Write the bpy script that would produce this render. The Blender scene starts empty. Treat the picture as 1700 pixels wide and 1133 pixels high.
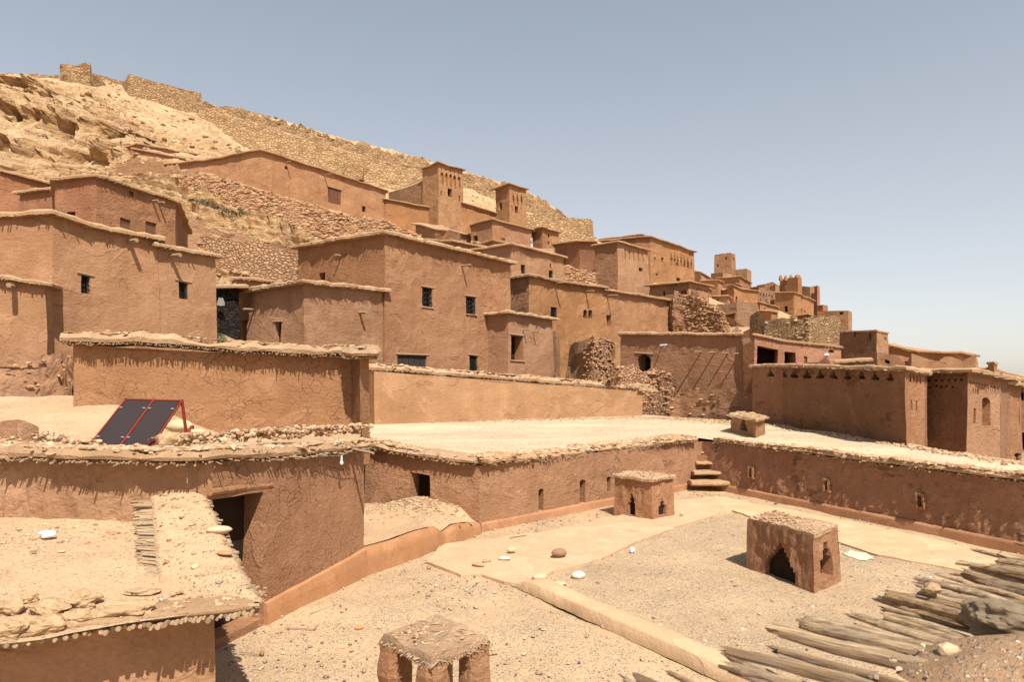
import bpy, bmesh, math, random
import numpy as np
from mathutils import Vector, noise as mnoise
R = random.Random(7)
rad = math.radians
# ------------------------------------------------------------------ camera, sky, sun, exposure
F, CX, HY, EYE = 1133.0, 850.0, 630.0, 3.57      # focal length in photo pixels, principal column, horizon row, eye height
scene = bpy.context.scene
C = scene.collection
cam_d = bpy.data.cameras.new('camera'); cam = bpy.data.objects.new('camera', cam_d); C.objects.link(cam)
cam.location = (0, 0, EYE); cam.rotation_euler = (rad(90), 0, 0)
cam_d.sensor_width = 36.0; cam_d.lens = 36.0 * F / 1700.0
cam_d.shift_y = (HY - 566.5) / 1700.0
cam_d.clip_start = 0.05; cam_d.clip_end = 20000
cam_d.dof.use_dof = True; cam_d.dof.focus_distance = 26.0; cam_d.dof.aperture_fstop = 8.0
scene.camera = cam
SUN_AZ, SUN_EL = rad(-70), rad(54)               # azimuth measured from +X towards +Y
sdir = Vector((math.cos(SUN_AZ) * math.cos(SUN_EL), math.sin(SUN_AZ) * math.cos(SUN_EL), math.sin(SUN_EL)))
world = bpy.data.worlds.new('World'); scene.world = world; world.use_nodes = True
wn = world.node_tree.nodes; wl = world.node_tree.links
bg = wn['Background']; sky = wn.new('ShaderNodeTexSky')
sky.sky_type = 'NISHITA'; sky.sun_disc = False; sky.sun_elevation = SUN_EL
sky.sun_rotation = math.atan2(sdir.x, sdir.y)
sky.altitude = 1300; sky.air_density = 1.0; sky.dust_density = 3.5; sky.ozone_density = 1.0
hs = wn.new('ShaderNodeHueSaturation'); hs.inputs['Saturation'].default_value = 0.7
wl.new(sky.outputs[0], hs.inputs['Color']); bg.inputs[1].default_value = 0.066
tc = wn.new('ShaderNodeTexCoord'); sx = wn.new('ShaderNodeSeparateXYZ'); wl.new(tc.outputs['Generated'], sx.inputs[0])
hz = wn.new('ShaderNodeValToRGB'); wl.new(sx.outputs[2], hz.inputs[0])          # dust veil, thickest at the horizon
for el, (p_, c_) in zip([hz.color_ramp.elements[0], hz.color_ramp.elements[1]] + [hz.color_ramp.elements.new(.5) for _ in range(2)], ((0.0, (5.0, 4.4, 3.75)), (1.0, (.1, .1, .1)), (.14, (3.9, 3.65, 3.25)), (.46, (2.3, 2.55, 2.65)))):
    el.position = p_; el.color = (*c_, 1)
ad_ = wn.new('ShaderNodeMix'); ad_.data_type = 'RGBA'; ad_.blend_type = 'ADD'; ad_.inputs[0].default_value = 1.0
wl.new(hs.outputs[0], ad_.inputs[6]); wl.new(hz.outputs[0], ad_.inputs[7]); wl.new(ad_.outputs[2], bg.inputs[0])
sun_d = bpy.data.lights.new('sun', 'SUN'); sun_d.energy = 5.0; sun_d.angle = rad(0.5); sun_d.color = (1.0, 0.93, 0.83)
sun = bpy.data.objects.new('sun', sun_d); C.objects.link(sun)
sun.rotation_euler = sdir.to_track_quat('Z', 'Y').to_euler(); sun.location = (30, -40, 80)
scene.view_settings.view_transform = 'Standard'; scene.view_settings.look = 'None'
scene.view_settings.exposure = 0.5; scene.view_settings.gamma = 1.0

# ------------------------------------------------------------------ projection helpers
def P(x, y, d): return Vector(((x - CX) / F * d, d, EYE + (HY - y) / F * d))
def G(x, y, z): return P(x, y, F * (EYE - z) / (y - HY))
def lv(xc, yc, dc, others):                       # depths of further roof corners on the level of a first one
    k = (HY - yc) * dc
    return [(x, y, k / (HY - y)) for x, y in others]
def nz(p, s=1.0): return mnoise.noise(Vector((p[0] * s, p[1] * s, p[2] * s)))
def nv(p, s=1.0): return mnoise.noise_vector(Vector((p[0] * s, p[1] * s, p[2] * s)))

# ------------------------------------------------------------------ materials
def new_mat(name):
    m = bpy.data.materials.new(name); m.use_nodes = True
    nt = m.node_tree; b = nt.nodes['Principled BSDF']
    b.inputs['Roughness'].default_value = 0.95
    b.inputs['Specular IOR Level'].default_value = 0.12
    return m, nt, b
class NT:
    def __init__(s, nt): s.nt = nt
    def n(s, t, **kw):
        x = s.nt.nodes.new(t)
        for k, v in kw.items():
            if k.startswith('_'): setattr(x, k[1:], v)
            else: x.inputs[k].default_value = v
        return x
    def l(s, a, b): s.nt.links.new(a, b)
    def pos(s, sc=(1, 1, 1)):
        g = s.n('ShaderNodeNewGeometry'); m = s.n('ShaderNodeMapping'); m.inputs['Scale'].default_value = sc
        s.l(g.outputs['Position'], m.inputs['Vector']); return m.outputs[0]
    def noise(s, vec, scale, detail=6, rough=.6, dist=0.0):
        x = s.n('ShaderNodeTexNoise', Scale=scale, Detail=detail, Roughness=rough, Distortion=dist); s.l(vec, x.inputs['Vector']); return x.outputs['Fac']
    def vor(s, vec, scale, feature='F1', rnd=1.0):
        x = s.n('ShaderNodeTexVoronoi', Scale=scale, Randomness=rnd, _feature=feature); s.l(vec, x.inputs['Vector']); return x
    def ramp(s, fac, stops, interp='LINEAR'):
        x = s.n('ShaderNodeValToRGB'); e = x.color_ramp.elements; x.color_ramp.interpolation = interp
        while len(e) < len(stops): e.new(.5)
        for el, (p, c) in zip(e, stops):
            el.position = p; el.color = (c[0], c[1], c[2], 1) if not isinstance(c, (int, float)) else (c, c, c, 1)
        s.l(fac, x.inputs[0]); return x.outputs[0]
    def mix(s, fac, a, b, mode='MIX'):
        x = s.n('ShaderNodeMix', _data_type='RGBA', _blend_type=mode)
        if isinstance(fac, (int, float)): x.inputs[0].default_value = fac
        else: s.l(fac, x.inputs[0])
        for i, v in ((6, a), (7, b)):
            if isinstance(v, tuple): x.inputs[i].default_value = (v[0], v[1], v[2], 1)
            else: s.l(v, x.inputs[i])
        return x.outputs[2]
    def math(s, op, a, b=0.0, c=None):
        x = s.n('ShaderNodeMath', _operation=op)
        for i, v in ((0, a), (1, b)) + (((2, c),) if c is not None else ()):
            if isinstance(v, (int, float)): x.inputs[i].default_value = v
            else: s.l(v, x.inputs[i])
        return x.outputs[0]
    def bump(s, h, dist, strength=1.0, prev=None):
        x = s.n('ShaderNodeBump', Strength=strength, Distance=dist); s.l(h, x.inputs['Height'])
        if prev is not None: s.l(prev, x.inputs['Normal'])
        return x.outputs[0]

def hsv(c, k): return (c[0] * k, c[1] * k, c[2] * k)
def adobe(name, c, k=1.0, straw=.5, cracks=0.0, rough=1.0, c2=None, strata=.5, flecks=.3, tone=(.87, .84, .80)):
    """mud plaster: k scales every pattern with the size it is seen at (1 near, 2-4 far away)"""
    c = tuple(a * b_ for a, b_ in zip(c, tone)); m, nt, b = new_mat(name); t = NT(nt)
    p = t.pos(); ps = t.pos((1, 1, 5.0)); pv = t.pos((3.0, 3.0, .35))
    big = t.noise(p, .33 / k, 5, .62); mid = t.noise(p, 1.7 / k, 8, .65); fine = t.noise(p, 22 / k, 5, .7)
    lay = t.noise(ps, .8 / k, 6, .6); run = t.noise(pv, 1.0 / k, 5, .65)
    c2 = c2 or (c[0] * .76, c[1] * .72, c[2] * .68)
    hi = (min(1, c[0] * 1.17), c[1] * 1.2, c[2] * 1.26)
    col = t.mix(t.ramp(big, [(.36, 0), (.64, 1)]), c, c2)
    col = t.mix(t.ramp(mid, [(.5, 0), (.72, .75)]), col, hi)
    col = t.mix(t.math('MULTIPLY', t.ramp(lay, [(.45, 0), (.68, 1)]), .45 * strata), col, c2)
    col = t.mix(t.math('MULTIPLY', t.ramp(run, [(.48, 0), (.7, 1)]), .42), col, hsv(c2, .9))
    pa = t.noise(p, .62 / k, 3, .55, 1.4); pat = t.ramp(pa, [(.57, 0), (.585, 1)]); col = t.mix(t.math('MULTIPLY', pat, .38), col, (min(1, c[0] * 1.12), c[1] * 1.16, c[2] * 1.24))
    pb = t.ramp(t.noise(t.pos((1, 1, 1.6)), .9 / k, 6, .75, .6), [(.6, 0), (.66, 1)]); col = t.mix(t.math('MULTIPLY', pb, .5), col, hsv(c2, .86))
    col = t.mix(t.math('MULTIPLY', t.ramp(fine, [(.3, 1), (.6, 0)]), .35), col, hsv(c2, .68))
    v = t.vor(p, 11 / k); fl = t.ramp(v.outputs['Distance'], [(.0, 1), (.17, 1), (.22, 0)])
    rv = t.n('ShaderNodeSeparateColor'); t.l(v.outputs['Color'], rv.inputs[0])
    fl = t.math('MULTIPLY', fl, t.math('GREATER_THAN', rv.outputs[0], .86))
    col = t.mix(t.math('MULTIPLY', fl, flecks), col, (.5, .37, .24))
    h = t.math('ADD', t.math('MULTIPLY', mid, .9), t.math('MULTIPLY', fine, .32 * straw + .16))
    h = t.math('ADD', h, t.math('MULTIPLY', t.noise(t.pos((1, 1, 2.2)), 6.5 / k, 5, .6), .24 * rough))
    h = t.math('ADD', h, t.math('MULTIPLY', fl, .12)); h = t.math('ADD', h, t.math('MULTIPLY', pat, .16)); h = t.math('SUBTRACT', h, t.math('MULTIPLY', pb, .3 * rough))
    nrm = t.bump(h, .072 * k * rough, .85)
    if cracks:
        warp = t.n('ShaderNodeVectorMath', _operation='ADD')
        wv = t.n('ShaderNodeTexNoise', Scale=2.2, Detail=4); t.l(p, wv.inputs['Vector'])
        sc = t.n('ShaderNodeVectorMath', _operation='SCALE'); sc.inputs['Scale'].default_value = .35; t.l(wv.outputs['Color'], sc.inputs[0])
        t.l(p, warp.inputs[0]); t.l(sc.outputs[0], warp.inputs[1])
        e = t.vor(warp.outputs[0], 4.6, 'DISTANCE_TO_EDGE').outputs['Distance']
        line = t.ramp(e, [(.0, .9), (.007, .6), (.018, 0)])
        msk = t.ramp(t.noise(p, 1.1, 5, .7), [(.56 - .1 * cracks, 0), (.72 - .1 * cracks, 1)])
        line = t.math('MULTIPLY', line, msk)
        col = t.mix(t.math('MULTIPLY', line, .5), col, hsv(c2, .55))
        nrm = t.bump(t.math('MULTIPLY', line, -1.0), .03, 1.0, nrm)
    oi = t.n('ShaderNodeObjectInfo'); hv = t.n('ShaderNodeHueSaturation'); t.l(col, hv.inputs['Color'])
    t.l(t.math('MULTIPLY_ADD', oi.outputs['Random'], .13, .93), hv.inputs['Value']); t.l(t.math('MULTIPLY_ADD', t.math('FRACT', t.math('MULTIPLY', oi.outputs['Random'], 7.3)), .004, .498), hv.inputs['Hue']); t.l(t.math('MULTIPLY_ADD', t.math('FRACT', t.math('MULTIPLY', oi.outputs['Random'], 13.7)), .08, .93), hv.inputs['Saturation'])
    t.l(hv.outputs[0], b.inputs['Base Color']); t.l(nrm, b.inputs['Normal'])
    return m
def masonry(name, scale, cols, gap=(.09, .05, .03), flat=1.6, bumpd=.12, gapw=.06, earth=None):
    m, nt, b = new_mat(name); t = NT(nt)
    p = t.pos((1, 1, flat))
    w = t.n('ShaderNodeTexNoise', Scale=scale * .8, Detail=4); t.l(p, w.inputs['Vector'])
    sc = t.n('ShaderNodeVectorMath', _operation='SCALE'); sc.inputs['Scale'].default_value = .55 / scale; t.l(w.outputs['Color'], sc.inputs[0])
    ad = t.n('ShaderNodeVectorMath', _operation='ADD'); t.l(p, ad.inputs[0]); t.l(sc.outputs[0], ad.inputs[1])
    v = t.vor(ad.outputs[0], scale); e = t.vor(ad.outputs[0], scale, 'DISTANCE_TO_EDGE').outputs['Distance']
    rv = t.n('ShaderNodeSeparateColor'); t.l(v.outputs['Color'], rv.inputs[0])
    n = len(cols); col = t.ramp(rv.outputs[0], [(i / max(1, n - 1), c) for i, c in enumerate(cols)])
    fine = t.noise(p, scale * 6, 6, .7)
    col = t.mix(t.math('MULTIPLY', t.ramp(fine, [(.3, 1), (.62, 0)]), .5), col, hsv(cols[0], .55))
    big = t.noise(p, scale * .12, 4)
    if earth: col = t.mix(t.ramp(big, [(.48, 0), (.62, .85)]), col, earth)
    g = t.ramp(e, [(0, 1), (gapw * .5, .9), (gapw * 1.6, 0)])
    col = t.mix(t.math('MULTIPLY', g, .72), col, gap)
    h = t.math('ADD', t.math('MULTIPLY', t.ramp(e, [(0, 0), (gapw * 3.5, 1)]), 1.0), t.math('MULTIPLY', fine, .5))
    h = t.math('ADD', h, t.math('MULTIPLY', rv.outputs[1], .6))
    t.l(col, b.inputs['Base Color']); t.l(t.bump(h, bumpd, .9), b.inputs['Normal'])
    return m
def earth(name, c, peb=.5, k=1.0, c2=None, dark=.35, pscale=26, stretch=(1, 1, 1)):
    """trodden ground with grit and small stones"""
    m, nt, b = new_mat(name); t = NT(nt); p = t.pos(); pst = t.pos(stretch)
    c2 = c2 or hsv(c, .72)
    big = t.noise(pst, .45 / k, 5, .6); mid = t.noise(pst, 2.6 / k, 7, .65); fine = t.noise(p, 60 / k, 4, .7)
    col = t.mix(t.ramp(big, [(.38, 0), (.62, 1)]), c, c2)
    col = t.mix(t.ramp(mid, [(.5, 0), (.74, .6)]), col, (min(1, c[0] * 1.12), c[1] * 1.12, c[2] * 1.1))
    col = t.mix(t.math('MULTIPLY', t.ramp(fine, [(.3, 1), (.55, 0)]), dark), col, hsv(c2, .6))
    h = t.math('ADD', t.math('MULTIPLY', mid, .7), t.math('MULTIPLY', fine, .18))
    if peb:
        for sc_, keep in ((pscale / k, .55), (pscale * 2.3 / k, .5)):
            v = t.vor(p, sc_); rv = t.n('ShaderNodeSeparateColor'); t.l(v.outputs['Color'], rv.inputs[0])
            msk = t.ramp(t.math('ADD', t.math('MULTIPLY', t.noise(p, .8 / k, 5), .8), t.math('MULTIPLY', rv.outputs[1], .4)), [(.62 - .2 * peb, 0), (.72 - .2 * peb, 1)])
            d = t.math('MULTIPLY', t.ramp(v.outputs['Distance'], [(.28, 1), (.42, 0)]), msk)
            pc = t.ramp(rv.outputs[0], [(0, (.14, .12, .11)), (.3, (.30, .24, .18)), (.55, (.42, .31, .2)), (.8, (.5, .42, .32)), (1, (.62, .56, .47))])
            col = t.mix(t.math('MULTIPLY', d, .85), col, pc)
            h = t.math('ADD', h, t.math('MULTIPLY', d, .35))
    t.l(col, b.inputs['Base Color']); t.l(t.bump(h, .05 * k, .8), b.inputs['Normal'])
    return m
def island(name, stops, bumps=20, bd=.02, stretch=None, rough=.9):
    """colour per loose piece: stones, reeds"""
    m, nt, b = new_mat(name); t = NT(nt); g = t.n('ShaderNodeNewGeometry')
    col = t.ramp(g.outputs['Random Per Island'], stops)
    f = t.noise(t.pos(stretch or (1, 1, 1)), bumps, 6, .7)
    col = t.mix(t.math('MULTIPLY', t.ramp(f, [(.35, 1), (.6, 0)]), .5), col, hsv(stops[0][1], .6))
    t.l(col, b.inputs['Base Color']); t.l(t.bump(f, bd, .8), b.inputs['Normal']); b.inputs['Roughness'].default_value = rough
    return m
def plain(name, c, rough=.7, metal=0.0, var=.25, sc=14):
    m, nt, b = new_mat(name); t = NT(nt)
    f = t.noise(t.pos(), sc, 5); col = t.mix(t.math('MULTIPLY', f, var), c, hsv(c, .55))
    t.l(col, b.inputs['Base Color']); b.inputs['Roughness'].default_value = rough; b.inputs['Metallic'].default_value = metal
    return m

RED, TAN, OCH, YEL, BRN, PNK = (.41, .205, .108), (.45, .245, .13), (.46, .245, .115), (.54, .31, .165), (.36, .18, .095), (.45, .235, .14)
M = {}
M['a_near'] = adobe('cracked_mud_plaster', (.44, .235, .125), 1.0, .8, cracks=1.0)
M['a_left'] = adobe('patchy_mud_plaster', (.475, .27, .152), 1.4, .5)
M['a_court'] = adobe('straw_mud_plaster', (.47, .255, .14), 1.0, 1.0, rough=1.3, flecks=.6)
M['a_raked'] = adobe('finger_raked_mud_plaster', (.47, .245, .135), 1.1, .8, rough=2.4)
M['a_shade'] = adobe('shade_tinted_mud_plaster', (.36, .17, .09), 1.2, .5)  # darker plaster copy, shade put into the colour of dim faces
M['a_yel'] = adobe('yellow_mud_plaster', YEL, 1.4, .6, rough=.9, strata=.5)
M['a_tan'] = adobe('tan_mud_plaster', (.46, .255, .14), 2.0, .8, rough=1.1)
M['a_och'] = adobe('ochre_mud_plaster', OCH, 2.2, .6)
M['a_red'] = adobe('red_mud_plaster', (.42, .2, .105), 2.0, .7, rough=1.2)
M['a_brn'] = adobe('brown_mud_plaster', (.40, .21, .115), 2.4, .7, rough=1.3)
M['a_pnk'] = adobe('pink_mud_plaster', PNK, 2.2, .5)
M['a_far'] = adobe('far_ochre_plaster', (.45, .235, .115), 3.2, .5)
M['a_far2'] = adobe('far_brown_plaster', (.46, .265, .15), 3.2, .7, rough=1.3)
M['a_rough'] = adobe('rough_rammed_earth', (.43, .235, .13), 2.2, 1.0, rough=3.0, strata=1.2)
M['plinth'] = adobe('smooth_plinth_render', (.52, .26, .125), .8, .2, rough=.35, flecks=.05)
M['screed'] = adobe('smooth_clay_screed', (.62, .445, .265), 1.0, .5, rough=.5, strata=.8, flecks=.45, c2=(.50, .335, .19), tone=(.93, .88, .84))
M['st_hill'] = masonry('hill_wall_masonry', 2.0, [(.27, .16, .085), (.47, .30, .15), (.55, .37, .2), (.4, .24, .12)], gap=(.14, .08, .04))
M['st_yel'] = masonry('yellow_wall_masonry', 1.7, [(.34, .2, .1), (.5, .325, .17), (.56, .38, .21), (.42, .26, .135)], gap=(.2, .12, .065), flat=1.3)
M['st_red'] = masonry('red_rubble_masonry', 3.2, [(.42, .23, .125), (.54, .33, .185), (.48, .27, .15), (.58, .40, .25)], gap=(.24, .125, .065), flat=1.5)
M['st_near'] = masonry('near_rubble_masonry', 3.4, [(.4, .215, .115), (.46, .255, .14), (.43, .235, .125), (.47, .28, .165)], gap=(.26, .135, .075), flat=1.8, earth=(.45, .25, .14))
M['st_ruin'] = masonry('ruin_rubble', 5.0, [(.44, .245, .135), (.5, .29, .165), (.54, .335, .2), (.46, .255, .14)], gap=(.3, .16, .09), flat=1.3, bumpd=.14, earth=(.47, .26, .15))
M['st_tan'] = masonry('tan_stone_courses', 3.4, [(.36, .22, .12), (.48, .3, .165), (.42, .25, .13), (.52, .35, .2)], gap=(.12, .065, .035), flat=2.4)
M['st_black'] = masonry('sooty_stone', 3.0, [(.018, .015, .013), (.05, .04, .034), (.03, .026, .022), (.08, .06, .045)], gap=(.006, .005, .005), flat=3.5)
M['eave'] = adobe('straw_earth_eave', (.56, .38, .225), 1.0, 1.0, rough=1.4, flecks=.5, tone=(.93, .88, .84))
M['eave_far'] = adobe('far_straw_eave', (.50, .32, .185), 3.0, .8, tone=(.93, .88, .84))
M['sand'] = earth('sandy_earth', (.56, .38, .225), peb=.1, c2=(.49, .32, .185))
M['court'] = earth('gritty_courtyard_earth', (.56, .39, .235), peb=.5, c2=(.48, .325, .19))
M['gritbed'] = earth('grey_grit_bed', (.55, .385, .23), peb=.8, c2=(.44, .30, .18))
M['roofearth'] = earth('pale_roof_earth', (.68, .52, .345), peb=.12, k=2.0, c2=(.55, .41, .27), dark=.2, stretch=(.5, 2.2, 1))
M['mound'] = earth('crumbly_roof_mud', (.38, .235, .135), peb=.5, k=.35, c2=(.3, .18, .1))
M['dirt'] = earth('village_dirt', (.5, .32, .18), peb=.4, k=3)
STONE = [(0, (.33, .19, .105)), (.3, (.45, .28, .16)), (.55, (.51, .34, .2)), (.82, (.56, .40, .245)), (.95, (.64, .5, .34)), (1, (.33, .27, .22))]
M['stone'] = island('loose_stones', STONE, 18, .02)
M['grit'] = island('mixed_gravel', [(0, (.15, .13, .115)), (.15, (.28, .22, .165)), (.4, (.44, .3, .18)), (.7, (.5, .37, .235)), (.95, (.6, .48, .35)), (1, (.68, .6, .5))], 30, .01)
M['boulder'] = island('sandstone_boulder', [(0, (.38, .225, .115)), (.5, (.45, .28, .15)), (1, (.5, .345, .2))], 9, .05)
M['scree'] = island('hill_scree', [(0, (.3, .185, .1)), (.35, (.44, .285, .155)), (.7, (.55, .38, .21)), (1, (.64, .48, .3))], 5, .05)
M['rubble'] = island('red_rubble', [(0, (.38, .205, .11)), (.5, (.48, .28, .155)), (1, (.56, .37, .23))], 7, .04)
M['reed'] = island('dry_reed', [(0, (.28, .175, .1)), (.4, (.41, .285, .17)), (.75, (.48, .36, .23)), (1, (.36, .29, .22))], 60, .006, (1, 1, 1))
def cane_mat():
    m, nt, b = new_mat('weathered_cane'); t = NT(nt); g = t.n('ShaderNodeNewGeometry'); mp = t.n('ShaderNodeMapping', _vector_type='TEXTURE')
    mp.inputs['Rotation'].default_value = (0, 0, rad(-36)); mp.inputs['Scale'].default_value = (1, .03, .03); t.l(g.outputs['Position'], mp.inputs[0])
    col = t.ramp(g.outputs['Random Per Island'], [(0, (.24, .15, .085)), (.3, (.42, .275, .15)), (.6, (.54, .385, .23)), (.85, (.46, .33, .2)), (1, (.31, .21, .135))])
    f = t.noise(mp.outputs[0], 3.5, 7, .7); col = t.mix(t.ramp(f, [(.36, .85), (.6, 0)]), col, (.1, .065, .042))
    col = t.mix(t.math('MULTIPLY', t.ramp(t.noise(t.pos(), 7, 4), [(.5, 0), (.7, 1)]), .4), col, (.27, .21, .165))
    t.l(col, b.inputs['Base Color']); t.l(t.bump(f, .006, 1.0), b.inputs['Normal']); return m
M['cane'] = cane_mat()
M['wood'] = plain('weathered_wood', (.36, .24, .15), .85, var=.6, sc=30)
M['wood_dark'] = plain('dark_stained_wood', (.05, .04, .035), .6, var=.4)
M['wood_brown'] = plain('brown_wood', (.17, .08, .045), .7, var=.5)
M['dark'] = plain('painted_room_shade', (.03, .018, .012), 1.0)  # backs of openings: interior shade painted as a near-black colour
M['iron'] = plain('black_wrought_iron', (.02, .018, .016), .5, var=.1)
M['steel_red'] = plain('red_oxide_steel', (.22, .04, .022), .45, var=.5, sc=25)
M['clip'] = plain('galvanised_clip', (.55, .56, .55), .35, .8)
M['glassdark'] = plain('collector_glass', (.042, .032, .032), .28, var=.2, sc=3)
M['white'] = plain('white_plastic', (.8, .8, .8), .4, var=.1)
M['paper'] = plain('crumpled_white_plastic', (.82, .82, .84), .5, var=.1)
M['greyrock'] = plain('lichened_grey_rock', (.27, .20, .13), .95, var=1.1, sc=45)
M['cobble'] = plain('brown_cobble', (.3, .175, .1), .85, var=.3, sc=20)
M['palestone'] = plain('pale_cobble', (.58, .43, .27), .9, var=.4, sc=20)
M['whitestone'] = plain('white_stone', (.66, .58, .46), .9, var=.2, sc=20)
M['lime'] = plain('spilt_lime', (.64, .54, .42), .95, var=.4, sc=6)
M['leaf'] = island('dusty_leaf', [(0, (.075, .09, .055)), (.5, (.11, .13, .08)), (1, (.15, .165, .11))], 30, .01)
M['leaf_bright'] = island('green_leaf', [(0, (.04, .1, .025)), (.5, (.07, .16, .04)), (1, (.1, .19, .06))], 30, .01)
M['pot'] = plain('terracotta_shard', (.5, .25, .12), .8)
M['cloth_white'] = plain('white_cotton', (.78, .76, .72), .9, var=.15)
M['cloth_blue'] = plain('bright_blue_cotton', (.02, .09, .5), .9, var=.2)
M['cloth_grey'] = plain('grey_cotton', (.3, .32, .4), .9, var=.2)
M['cloth_pink'] = plain('magenta_cotton', (.8, .06, .28), .9, var=.2)
M['cloth_red'] = plain('rust_red_cotton', (.5, .09, .06), .9, var=.3)
M['cloth_rag'] = plain('grey_rag', (.3, .28, .24), .95, var=.5)
M['skin'] = plain('brown_skin', (.3, .16, .1), .6, var=.1)
M['hair'] = plain('black_hair', (.012, .01, .01), .5)
M['satellite'] = plain('grey_enamel', (.4, .4, .4), .5)
M['wire'] = plain('grey_wire', (.25, .24, .22), .5)
def rock_mat():
    m, nt, b = new_mat('layered_limestone'); t = NT(nt); p = t.pos(); g = t.n('ShaderNodeNewGeometry')
    tilt = t.n('ShaderNodeMapping'); tilt.inputs['Rotation'].default_value = (0, rad(9), 0); tilt.inputs['Scale'].default_value = (.12, .12, 1.0)
    t.l(p, tilt.inputs['Vector'])
    st = t.noise(tilt.outputs[0], 1.3, 6, .65, .6); big = t.noise(p, .09, 6, .6); fine = t.noise(p, 2.4, 8, .7)
    sep = t.n('ShaderNodeSeparateXYZ'); t.l(g.outputs['Normal'], sep.inputs[0])
    flat = t.ramp(t.math('ADD', sep.outputs[2], t.math('MULTIPLY', t.math('SUBTRACT', fine, .5), .5)), [(.42, 0), (.72, 1)])
    cliff = t.ramp(st, [(.3, (.27, .15, .075)), (.45, (.44, .265, .13)), (.55, (.52, .335, .17)), (.7, (.38, .22, .105))])
    ground = t.mix(t.ramp(t.noise(p, .22, 8, .7), [(.4, 0), (.6, 1)]), (.60, .43, .25), (.50, .335, .19))
    ground = t.mix(t.math('MULTIPLY', t.ramp(big, [(.45, 0), (.6, 1)]), .4), ground, (.42, .275, .155))
    col = t.mix(flat, cliff, ground)
    col = t.mix(t.math('MULTIPLY', t.ramp(st, [(.34, 1), (.46, 0)]), .5), col, (.28, .15, .075))
    col = t.mix(t.math('MULTIPLY', t.ramp(fine, [(.32, 1), (.5, 0)]), .5), col, (.27, .155, .08))
    v = t.vor(p, 1.6); rv = t.n('ShaderNodeSeparateColor'); t.l(v.outputs['Color'], rv.inputs[0])
    sp = t.math('MULTIPLY', t.ramp(v.outputs['Distance'], [(.25, 1), (.4, 0)]), t.math('GREATER_THAN', rv.outputs[0], .45))
    col = t.mix(t.math('MULTIPLY', sp, .5), col, t.ramp(rv.outputs[1], [(0, (.24, .145, .08)), (.5, (.42, .27, .15)), (1, (.68, .52, .32))]))
    h = t.math('ADD', t.math('MULTIPLY', st, 1.1), t.math('MULTIPLY', fine, .8)); h = t.math('ADD', h, t.math('MULTIPLY', sp, .3))
    t.l(col, b.inputs['Base Color']); t.l(t.bump(h, .5, 1.0), b.inputs['Normal'])
    return m
M['rock'] = rock_mat()

# ------------------------------------------------------------------ objects and mesh builders
def tag(o, label=None, cat=None, group=None, kind=None):
    if label: o['label'] = label
    if cat: o['category'] = cat
    if group: o['group'] = group
    if kind: o['kind'] = kind
    return o
def thing(name, loc, label, cat, group=None):
    o = bpy.data.objects.new(name, None); o.empty_display_size = .3; C.objects.link(o); o.location = loc
    return tag(o, label, cat, group)
def origin(o):
    v = Vector((0, 0, 0))
    while o is not None: v += o.location; o = o.parent
    return v
ICO = None
def ico_base():
    global ICO
    if ICO is None:
        bm = bmesh.new(); bmesh.ops.create_icosphere(bm, subdivisions=1, radius=1)
        ICO = [(np.array([v.co[:] for v in bm.verts]), [[v.index for v in f.verts] for f in bm.faces])]; bm.free()
        bm = bmesh.new(); bmesh.ops.create_icosphere(bm, subdivisions=2, radius=1)
        ICO.append((np.array([v.co[:] for v in bm.verts]), [[v.index for v in f.verts] for f in bm.faces])); bm.free()
        for sub in (3, 4, 5):
            bm = bmesh.new(); bmesh.ops.create_icosphere(bm, subdivisions=sub, radius=1)
            ICO.append((np.array([v.co[:] for v in bm.verts]), [[v.index for v in f.verts] for f in bm.faces])); bm.free()
    return ICO
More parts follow.
